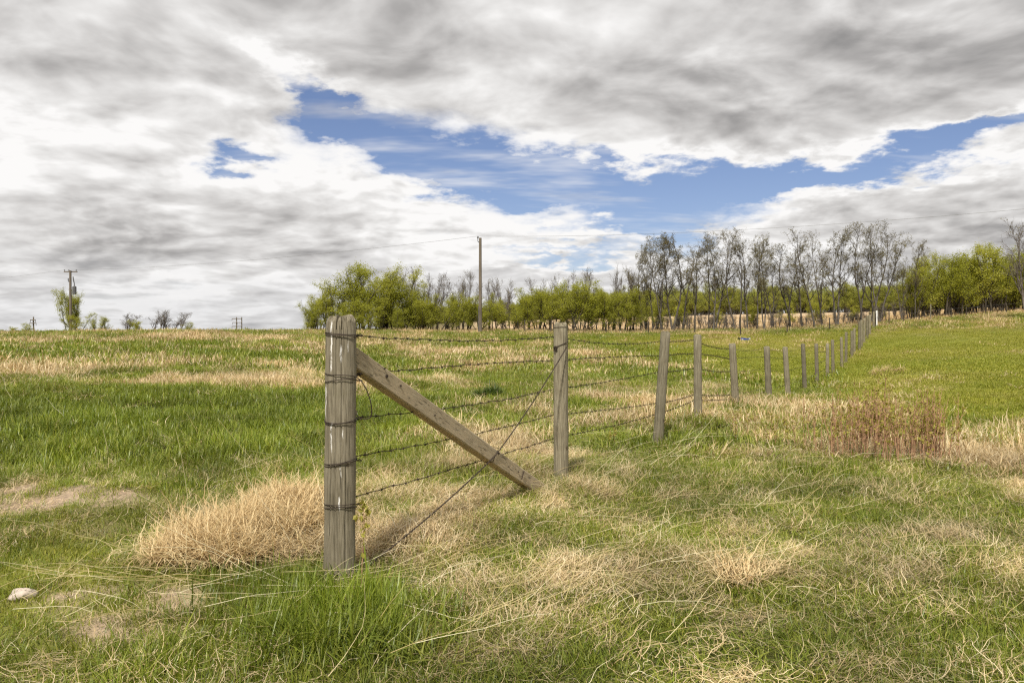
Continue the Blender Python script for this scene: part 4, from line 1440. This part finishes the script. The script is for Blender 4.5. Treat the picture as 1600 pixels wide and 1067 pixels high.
# ------------------------------------------------------------------ grasses
def clump(seed, n, radius, lmin, lmax, width, tilt, curve, twist=0.0, seg=3, lift=0.0, kink=0.0, floor=0.006, comb=None):
    """a tuft of n ribbon blades; attributes rnd (per blade)"""
    g = np.random.default_rng(seed)
    rr = radius * np.sqrt(g.random(n))
    aa = g.uniform(0, 2 * np.pi, n)
    base = np.c_[rr * np.cos(aa), rr * np.sin(aa), -0.015 + g.random(n) * lift]
    L = g.uniform(lmin, lmax, n) * (1 - 0.25 * (rr / radius) ** 2)
    az = g.uniform(0, 2 * np.pi, n) if comb is None else g.normal(0, comb, n)
    th = np.abs(g.normal(tilt, 0.22 + 0.25 * tilt if comb is None else 0.2, n))
    cv = g.normal(curve, 0.4 * abs(curve) + 0.12, n)
    tw = g.normal(0, twist, n)
    rows = []
    p = base.copy()
    step = (L / seg)[:, None]
    for i in range(seg + 1):
        f = i / seg
        wd = np.stack([-np.sin(az), np.cos(az), np.zeros(n)], 1)
        w = width * g.uniform(0.7, 1.3, n) if i == 0 else w
        ww = (w * (1 - 0.75 * f ** 1.6))[:, None] * 0.5
        rows.append((p - wd * ww, p + wd * ww) if i < seg else (p,))
        d = np.stack([np.sin(th) * np.cos(az), np.sin(th) * np.sin(az), np.cos(th)], 1)
        p = p + d * step
        p[:, 2] = np.maximum(p[:, 2], floor + 0.01 * g.random(n))
        th = th + cv / seg + (g.normal(0, kink * (1 if comb is None else 0.45), n) if kink else 0)
        az = az + tw / seg + (g.normal(0, kink, n) if comb is not None else 0)
    V = np.concatenate([np.stack(r, 1) for r in rows], 1)          # n, 2*seg+1, 3
    m = 2 * seg + 1
    k = np.arange(n)[:, None] * m
    q = np.concatenate([np.stack([k[:, 0] + 2 * i, k[:, 0] + 2 * i + 1, k[:, 0] + 2 * i + 3, k[:, 0] + 2 * i + 2], 1) for i in range(seg - 1)], 0)
    t = np.stack([k[:, 0] + 2 * (seg - 1), k[:, 0] + 2 * (seg - 1) + 1, k[:, 0] + 2 * seg], 1)
    rnd = np.repeat(g.random(n), m)
    return V.reshape(-1, 3), q, t, rnd


def clump_mesh(name, mat, *a, **k):
    v, q, t, r = clump(*a, **k)
    return mesh_np(name, v, q, t, attrs={'rnd': r}, mat=mat, smooth=True)


NV = 6
library('green_near', [clump_mesh('green_near', M_GREEN, 200 + i, 36, 0.13, 0.07, 0.19, 0.0042, 0.30, 1.0, 0.5, 3) for i in range(NV)])
library('green_long', [clump_mesh('green_long', M_GREEN, 230 + i, 30, 0.13, 0.18, 0.36, 0.0075, 0.28, 1.15, 0.4, 4) for i in range(NV)])
library('lawn_near', [clump_mesh('lawn_near', M_LAWN, 260 + i, 44, 0.14, 0.025, 0.075, 0.0045, 0.5, 0.9, 0.5, 2) for i in range(NV)])
library('litter', [clump_mesh('litter', M_DRY, 280 + i, 22, 0.17, 0.06, 0.21, 0.0027, 1.25, 0.4, 2.0, 6, lift=0.07, kink=0.4, comb=0.8) for i in range(NV)])
library('dry_near', [clump_mesh('dry_near', M_DRY, 300 + i, 32, 0.15, 0.10, 0.26, 0.0031, 1.15, 0.6, 2.2, 6, lift=0.09, kink=0.4, comb=0.8) for i in range(NV)])
library('dry_curl', [clump_mesh('dry_curl', M_DRY, 330 + i, 40, 0.17, 0.18, 0.42, 0.0046, 1.15, 0.7, 2.2, 7, lift=0.14, kink=0.35, comb=0.8) for i in range(NV)])
library('green_mid', [clump_mesh('green_mid', M_GREEN, 360 + i, 60, 0.34, 0.10, 0.26, 0.012, 0.30, 1.0, 0.4, 3) for i in range(NV)])
library('lawn_mid', [clump_mesh('lawn_mid', M_LAWN, 390 + i, 70, 0.36, 0.03, 0.085, 0.011, 0.45, 0.8, 0.4, 2) for i in range(NV)])
library('dry_mid', [clump_mesh('dry_mid', M_DRY, 420 + i, 50, 0.36, 0.14, 0.42, 0.010, 0.62, 1.3, 1.0, 4, kink=0.25) for i in range(NV)])
library('green_far', [clump_mesh('green_far', M_GREEN, 450 + i, 80, 0.9, 0.12, 0.30, 0.032, 0.30, 0.9, 0.3, 2) for i in range(NV)])
library('lawn_far', [clump_mesh('lawn_far', M_LAWN, 480 + i, 110, 0.95, 0.025, 0.06, 0.024, 0.45, 0.7, 0.3, 2) for i in range(NV)])
library('dry_far', [clump_mesh('dry_far', M_DRY, 510 + i, 70, 0.9, 0.18, 0.50, 0.026, 0.55, 1.0, 0.6, 3, kink=0.2) for i in range(NV)])

gg = np.random.default_rng(42)


def wedge(n, r0, r1, amin=-0.80, amax=0.80):
    r = np.sqrt(gg.uniform(r0 * r0, r1 * r1, n))
    a = gg.uniform(amin, amax, n)
    return r * np.sin(a), r * np.cos(a)


def wedge_area(r0, r1, a=1.6):
    return a / 2 * (r1 * r1 - r0 * r0)


def sow(name, label, lib, r0, r1, dens, prob, hs=(0.8, 1.2), hmul=None, tone=None, tiltamt=0.12, amin=-0.80, amax=0.80, var=1.0, flow=False):
    n = int(wedge_area(r0, r1, amax - amin) * dens)
    x, y = wedge(n, r0, r1, amin, amax)
    mk = masks(x, y)
    keep = gg.random(n) < prob(x, y, *mk)
    x, y = x[keep], y[keep]
    mk = [q[keep] for q in mk]
    n = len(x)
    z = height(x, y)
    s = gg.uniform(hs[0], hs[1], n)
    hm = (np.ones(n) if hmul is None else hmul(x, y, *mk)) * (0.35 + 1.3 * fbm(x, y, 1.15, 3, 61.0))
    rot = np.c_[gg.normal(0, tiltamt, n), gg.normal(0, tiltamt, n), gg.uniform(0, 6.28, n)]
    if flow:
        rot[:, 2] = 0.75 + (fbm(x, y, 0.7, 2, 15.0) - 0.5) * 7 + gg.normal(0, 0.35, n) + np.pi * (gg.random(n) < 0.3)
    tn = gg.random(n) if tone is None else np.clip(tone(x, y, *mk) + gg.normal(0, 0.15 * var, n), 0, 1)
    pn = fbm(x, y, 1.3, 3, 33.0)
    tint = np.c_[tn, np.clip((pn - 0.5) * 1.9 * var + 0.5 + gg.normal(0, 0.12 * var, n), 0, 1), gg.random(n)]
    return scatter(name, label, LIB[lib], np.c_[x, y, z], rot, np.c_[s, s, s * hm], gg.integers(0, NV, n), tint)


gr = lambda dry: 1 - sstep(0.25, 0.95, dry)
dr_ = lambda dry: sstep(0.15, 0.85, dry)
tone_g = lambda x, y, dry, lawn, bare, tall, dark: 0.30 + 0.7 * dry - 0.35 * dark
tone_l = lambda x, y, dry, lawn, bare, tall, dark: 0.30 + 0.75 * dry - 0.55 * dark
tone_d = lambda x, y, dry, lawn, bare, tall, dark: 0.62 - 0.25 * fbm(x, y, 0.8, 2, 50) + 0.1 * dry
nb_ = lambda bare: 1 - 0.85 * sstep(0.3, 0.8, bare)
# close by
sow('green_grass', 'green blades of fresh grass close by', 'green_near', 1.2, 9.5, 150, lambda x, y, dry, lawn, bare, tall, dark: (0.38 + 0.62 * gr(dry)) * (1 - 0.8 * lawn) * nb_(bare) * 0.9, hmul=lambda x, y, dry, lawn, bare, tall, dark: np.clip(0.62 + 1.0 * tall, 0.45, 1.7), tone=tone_g)
sow('tall_green_grass', 'long lush green grass round the corner post and on the meadow', 'green_long', 1.2, 16, 46, lambda x, y, dry, lawn, bare, tall, dark: gr(dry) * sstep(0.18, 0.6, tall) * (1 - lawn), hmul=lambda x, y, dry, lawn, bare, tall, dark: np.clip(0.45 + 0.45 * tall, 0.4, 1.0), tone=tone_g)
sow('short_grass', 'short trampled grass on the track', 'lawn_near', 1.2, 9.5, 170, lambda x, y, dry, lawn, bare, tall, dark: np.clip(0.25 + lawn, 0, 1) * nb_(bare) * 0.8, tone=tone_l)
sow('dry_grass', 'matted dry straw close by', 'dry_near', 1.2, 9.5, 130, lambda x, y, dry, lawn, bare, tall, dark: (0.10 + 0.9 * dr_(dry)) * (1 - 0.72 * lawn) * (1 - 0.6 * bare), hmul=lambda x, y, dry, lawn, bare, tall, dark: 0.5 + 0.5 * dry, tone=tone_d, flow=True)
sow('curled_straw', 'curled pale straw in thick mats', 'dry_curl', 2.5, 10, 60, lambda x, y, dry, lawn, bare, tall, dark: sstep(0.68, 1.0, dry) * (1 - lawn), hmul=lambda x, y, dry, lawn, bare, tall, dark: np.clip(0.65 + 0.8 * tall, 0.5, 1.4), tone=tone_d, flow=True)
sow('straw_litter', 'thin curled straw litter strewn through the near grass', 'litter', 1.2, 12, 125, lambda x, y, dry, lawn, bare, tall, dark: np.clip(0.18 + 0.66 * dr_(dry) + 0.2 * bare, 0, 1) * (1 - 0.55 * lawn * (1 - bare)) * (1 - 0.75 * sstep(0.25, 0.7, tall) * gr(dry)), tone=lambda x, y, dry, lawn, bare, tall, dark: 0.55 + 0.25 * dry, flow=True)
# middle distance
sow('meadow_grass', 'green meadow grass in the middle distance', 'green_mid', 9, 27, 22, lambda x, y, dry, lawn, bare, tall, dark: (0.12 + 0.88 * gr(dry)) * (1 - lawn) * nb_(bare), hmul=lambda x, y, dry, lawn, bare, tall, dark: np.clip(0.8 + 0.6 * tall, 0.5, 1.4), tone=tone_g)
sow('mown_grass', 'mown pasture grass beyond the fence', 'lawn_mid', 9, 27, 26, lambda x, y, dry, lawn, bare, tall, dark: np.clip(0.12 + lawn, 0, 1) * nb_(bare), tone=tone_l, var=0.5)
sow('meadow_straw', 'dry straw of last year in the middle distance', 'dry_mid', 9, 27, 20, lambda x, y, dry, lawn, bare, tall, dark: (0.05 + 0.95 * dr_(dry)) * (1 - 0.88 * lawn) * (1 - 0.5 * bare), hmul=lambda x, y, dry, lawn, bare, tall, dark: 0.45 + 0.45 * dry, tone=tone_d)
sow('grass_clumps', 'taller rank clumps dotted over the meadow', 'green_mid', 8, 30, 1.6, lambda x, y, dry, lawn, bare, tall, dark: (fbm(x, y, 0.9, 2, 120.0) > 0.52) * (1 - lawn) * 0.8, hs=(0.5, 0.9), hmul=lambda x, y, dry, lawn, bare, tall, dark: np.full(len(x), 2.1), tone=lambda x, y, dry, lawn, bare, tall, dark: 0.05 + 0.35 * dry)
# far
sow('field_grass', 'green grass of the far field', 'green_far', 25, 84, 3.6, lambda x, y, dry, lawn, bare, tall, dark: (0.10 + 0.9 * gr(dry)) * (1 - lawn) * (y < 78), tone=tone_g)
sow('pasture_grass', 'short pasture grass up the slope', 'lawn_far', 25, 84, 5.0, lambda x, y, dry, lawn, bare, tall, dark: np.clip(lawn, 0, 1) * (y < 76) * nb_(bare), tone=tone_l, var=0.4)
sow('field_straw', 'dry straw of the far field and along the crest', 'dry_far', 25, 84, 3.2, lambda x, y, dry, lawn, bare, tall, dark: (0.04 + 0.96 * dr_(dry)) * (1 - 0.93 * lawn) * (y < 80), hmul=lambda x, y, dry, lawn, bare, tall, dark: 0.45 + 0.5 * dry, tone=lambda x, y, dry, lawn, bare, tall, dark: 0.45 - 0.25 * sstep(40, 60, y) + 0.1 * dry)
# rank straw and brush at the foot of the trees
n = 1700
px = gg.uniform(460, 1660, n)
d = np.where(np.arange(n) > 900, gg.uniform(84, 130, n), np.where(px < 1380, gg.uniform(72, 86, n), gg.uniform(70.5, 84, n)))
px = np.where((np.arange(n) > 900) & (px < 800), px + 700, px)
x = (px - 800) / F * d
sc_ = gg.uniform(0.7, 1.5, n)
scatter('woodland_edge_grass', 'rank brown straw under the row of trees', LIB['dry_far'], np.c_[x, d, height(x, d)], np.c_[np.zeros((n, 2)), gg.uniform(0, 6.28, n)], np.c_[sc_, sc_, sc_ * 1.1], gg.integers(0, NV, n), np.c_[gg.uniform(0, 0.5, n), gg.uniform(0.1, 0.7, n), gg.random(n)])
library('brush', [t[0] for t in TREES['bare'][:4]])
n = 140
px = gg.uniform(990, 1640, n)
d = gg.uniform(76, 84, n)
x = (px - 800) / F * d
sc_ = gg.uniform(0.16, 0.36, n)
scatter('undergrowth', 'leafless brush and saplings under the aspens', LIB['brush'], np.c_[x, d, height(x, d)], np.c_[np.zeros((n, 2)), gg.uniform(0, 6.28, n)], np.c_[sc_, sc_, sc_], gg.integers(0, 4, n), gg.random((n, 3)))


# long pale stalks, fallen and leaning
def stalk_fields():
    g = np.random.default_rng(8)
    V, Q, Rn, n0 = [], [], [], 0
    jobs = []
    # px, py, spread x, spread y (metres), heading (radians from +x, counter-clockwise), heading jitter, rise, count, length range
    for (px, py, sx, sy, hd, hj, el, cnt, l0, l1) in (
            (430, 900, 0.30, 0.25, 2.55, 0.35, 0.55, 26, 0.6, 1.25), (330, 930, 0.3, 0.2, 3.2, 0.4, 0.12, 26, 0.4, 0.9), (500, 800, 0.3, 0.5, 2.4, 0.5, 0.6, 18, 0.5, 0.9),
            (560, 900, 0.4, 0.2, 0.4, 0.5, 0.08, 18, 0.5, 1.1), (780, 960, 0.40, 0.25, 0.85, 0.35, 0.07, 42, 0.4, 1.0), (960, 900, 0.7, 0.4, 0.9, 0.4, 0.08, 34, 0.4, 1.0),
            (1120, 760, 1.1, 0.9, 0.75, 0.3, 0.08, 60, 0.5, 1.4), (900, 800, 0.9, 0.5, 0.8, 0.5, 0.10, 34, 0.4, 1.0), (1320, 830, 1.2, 0.7, 0.9, 0.5, 0.10, 42, 0.4, 1.0),
            (1300, 960, 1.0, 0.35, 1.0, 0.8, 0.12, 36, 0.25, 0.7), (1540, 930, 0.45, 0.5, 0.9, 0.6, 0.12, 45, 0.3, 0.8), (700, 1000, 0.5, 0.25, 0.9, 0.6, 0.15, 26, 0.3, 0.8),
            (250, 960, 0.5, 0.3, 0.4, 0.6, 0.06, 40, 0.25, 0.7), (680, 760, 0.9, 0.9, 0.5, 1.2, 0.2, 70, 0.3, 0.8), (420, 640, 2.0, 3.0, 2.6, 0.8, 0.8, 30, 0.3, 0.7), (1050, 700, 1.5, 1.4, 0.4, 0.7, 0.12, 80, 0.4, 1.1),
            (300, 585, 4, 2.5, 2.2, 1.2, 0.9, 70, 0.3, 0.7)):
        gx, gy = ground_at(px, py)
        for _ in range(cnt):
            if g.random() < 0.4:
                continue
            jobs.append((gx + g.normal(0, sx), gy + g.normal(0, sy), hd + g.normal(0, hj), abs(g.normal(el, 0.12 + el * 0.25)), g.uniform(l0, l1), 1.0 + max(0, gy - 8) * 0.12))
    P = np.zeros((len(jobs), 7, 3))
    Rr = np.zeros((len(jobs), 7))
    for i, (x, y, hd, el, L, fat) in enumerate(jobs):
        z = H(x, y) + 0.05 + 0.08 * g.random()
        p = np.array([x, y, z])
        up_ = el
        for k in range(7):
            P[i, k] = p
            Rr[i, k] = 0.0015 * fat * (1 - 0.6 * k / 6)
            dv_ = np.array([math.cos(hd) * math.cos(up_), math.sin(hd) * math.cos(up_), math.sin(up_)])
            p = p + dv_ * L / 6
            up_ -= g.normal(0.035, 0.10)
            hd += g.normal(0, 0.12) + (g.normal(0, 0.6) if g.random() < 0.08 else 0)
    v, q = tubes(P, Rr, 3)
    rn = np.repeat(g.random(len(jobs)), 21)
    o = ob('fallen_stalks', mesh_np('fallen_stalks', v, q, attrs={'rnd': rn}, mat=M_STALK))
    tag(o, 'long pale fallen grass stalks strewn over the meadow', kind='stuff')


stalk_fields()


# single notable plants
LOBES = [(0.35, 0.25, 0.75), (-0.35, -0.3, 0.6), (0.45, -0.45, 0.5), (-0.1, 0.55, 0.5), (-0.75, -0.55, 0.35)]


def tussock(px, py, lib, cnt, rx, ry, hm, tone, dome=0.0):
    """one thick tuft as a single mesh"""
    gx, gy = ground_at(px, py)
    g = np.random.default_rng(int(px))
    V, Q, T, Rn, n0 = [], [], [], [], 0
    for k in range(cnt):
        a, r = g.uniform(0, 6.28), math.sqrt(g.random())
        lx, ly, ls = LOBES[g.integers(0, len(LOBES))] if dome else (0, 0, 1)
        dx, dy = rx * (lx + ls * r * math.cos(a)), ry * (ly + ls * r * math.sin(a))
        v, q, t, rn = lib(k)
        aa_ = a + g.normal(0, 0.8) if dome else a * 3
        ca, sa = math.cos(aa_), math.sin(aa_)
        v = np.c_[v[:, 0] * ca - v[:, 1] * sa, v[:, 0] * sa + v[:, 1] * ca, v[:, 2] * hm * (1.15 - 0.5 * r * r)]
        zz = H(gx + dx, gy + dy) - H(gx, gy) + dome * (1 - r ** 2.5) * ls * g.uniform(0.7, 1.0)
        V.append(v + np.array([dx, dy, zz]))
        Q.append(q + n0)
        T.append(t + n0)
        Rn.append(np.clip(rn * 0.6 + tone, 0, 1))
        n0 += len(v)
    return V, Q, T, Rn, (gx, gy, H(gx, gy))


V, Q, T, Rn, loc = tussock(763, 622, lambda k: clump(700 + k, 60, 0.10, 0.25, 0.5, 0.014, 0.35, 1.7, 0.5, 5), 18, 0.27, 0.27, 1.05, -0.1)
o = ob('grass_tuft', mesh_np('grass_tuft', np.concatenate(V), np.concatenate(Q), np.concatenate(T), attrs={'rnd': np.concatenate(Rn)}, mat=M_GREEN1, smooth=True), loc=loc)
tag(o, 'round dark green grass tuft behind the brace rail', 'grass tuft')
for (px, py, cnt, rx, ry, hm, lab) in ((428, 828, 150, 0.46, 0.74, 0.20, 'big mound of curled dry straw beside the corner post'), (335, 873, 46, 0.30, 0.24, 0.13, 'low spill of dry straw at the foot of the big straw mound'), (1178, 915, 5, 0.13, 0.10, 0.03, 'small lone tuft of tan straw in the green foreground'), (1385, 588, 26, 0.6, 0.5, 0.25, 'dry straw hump on the pasture beyond the fence')):
    V, Q, T, Rn, loc = tussock(px, py, lambda k: clump(800 + k + px, 60, 0.13, 0.14, 0.44, 0.0056, 0.95, 1.1, 2.4, 8, lift=0.07, kink=0.36, floor=-0.14, comb=1.0), cnt, rx, ry, 1.0, 0.12, hm)
    o = ob('straw_tussock', mesh_np('straw_tussock', np.concatenate(V), np.concatenate(Q), np.concatenate(T), attrs={'rnd': np.concatenate(Rn)}, mat=M_DRY1, smooth=True), loc=loc)
    tag(o, lab, 'tussock')


def stem_plant(x, y, h, nst, spread, seed, label, group, leafn=14, fat=1.0):
    g = np.random.default_rng(seed)
    z = H(x, y)
    root = ob('shrub', None, loc=(x, y, z))
    st = np.c_[g.normal(0, spread, (nst, 2)), np.full(nst, -0.03)]
    d = np.c_[g.normal(0, 0.09, (nst, 2)), np.ones(nst)]
    P = grow(g, st, d, h * g.uniform(0.6, 1.0, nst), 8, 0.05, 0.05)
    Rr = np.full((nst, 1), 0.0042 * fat) * np.linspace(1, 0.45, 8)[None]
    C, Rc = sprout(g, P, Rr, 5, 0.45, 0.97, 40, lambda t, g_, n: g_.uniform(0.04, 0.13, n), 3, 0.15, 0.1, 0.7, 0.0022 * fat)
    v1, q1 = tubes(P, Rr, 4)
    v2, q2 = tubes(C, Rc, 3)
    ob('stem', mesh_np('stem', np.r_[v1, v2], np.r_[q1, q2 + len(v1)], mat=M_STEM), root)
    LV = leaves(g, np.concatenate([P[:, 3:6], P[:, 5:8], C]), leafn * nst, 0.034, 0.008, 0.1)
    ob('foliage', mesh_np('foliage', LV[0], LV[1], attrs={'rnd': LV[2]}, mat=M_SLEAF), root)
    tag(root, label, 'shrub', group)
    return root


g = np.random.default_rng(15)
cx_, cy_ = ground_at(1385, 712)
for k in range(34):
    a, r = g.uniform(0, 6.28), math.sqrt(g.random())
    stem_plant(cx_ + 0.66 * r * math.cos(a), cy_ + 0.7 * r * math.sin(a), g.uniform(0.55, 0.92), 7, 0.11, 900 + k, 'reddish upright shoot cluster in the thicket standing in straw', 'shoots of the reddish shrub thicket', leafn=10, fat=1.25)
for k, (px, py, h, n, lab) in enumerate(((1152, 690, 0.45, 4, 'small sparse shrub near the fifth fence post'), (1190, 700, 0.4, 3, 'sparse weedy stems between the fence and the reddish thicket'), (1235, 705, 0.45, 5, 'loose green stems just before the reddish thicket'), (945, 700, 0.3, 2, 'two thin dark weeds between the second and third posts'), (1468, 730, 0.5, 4, 'outlying shoots at the far side of the reddish thicket'))):
    x, y = ground_at(px, py)
    stem_plant(x, y, h, n, 0.12, 950 + k, lab, None)
x, y = ground_at(563, 925)
w1 = stem_plant(x, y, 0.52, 1, 0.005, 977, 'single leafy weed stalk standing right beside the corner post', None, leafn=46, fat=0.8)

# grass gathered at the foot of the posts
bx, by = [], []
for (x, y, z, h, r, lean) in PB:
    for k in range(16 if y < 12 else 9):
        a = gg.uniform(0, 6.28)
        q = r + gg.uniform(0.02, 0.16)
        bx.append(x + q * math.cos(a))
        by.append(y + q * math.sin(a))
bx, by = np.array(bx), np.array(by)
n = len(bx)
sc_ = gg.uniform(0.5, 1.0, n) * np.where(by < 12, 0.55, 1.0)
for nm, lab, lb, sel in (('post_foot_grass', 'green grass gathered at the foot of the fence posts', 'green_mid', np.arange(n) % 2 == 0), ('post_foot_straw', 'dry straw gathered at the foot of the fence posts', 'dry_mid', np.arange(n) % 2 == 1)):
    m_ = int(sel.sum())
    scatter(nm, lab, LIB[lb], np.c_[bx, by, height(bx, by)][sel], np.c_[np.zeros((m_, 2)), gg.uniform(0, 6.28, m_)], np.c_[sc_ * 0.5, sc_ * 0.5, sc_ * 0.8][sel], gg.integers(0, NV, m_), gg.random((m_, 3)))
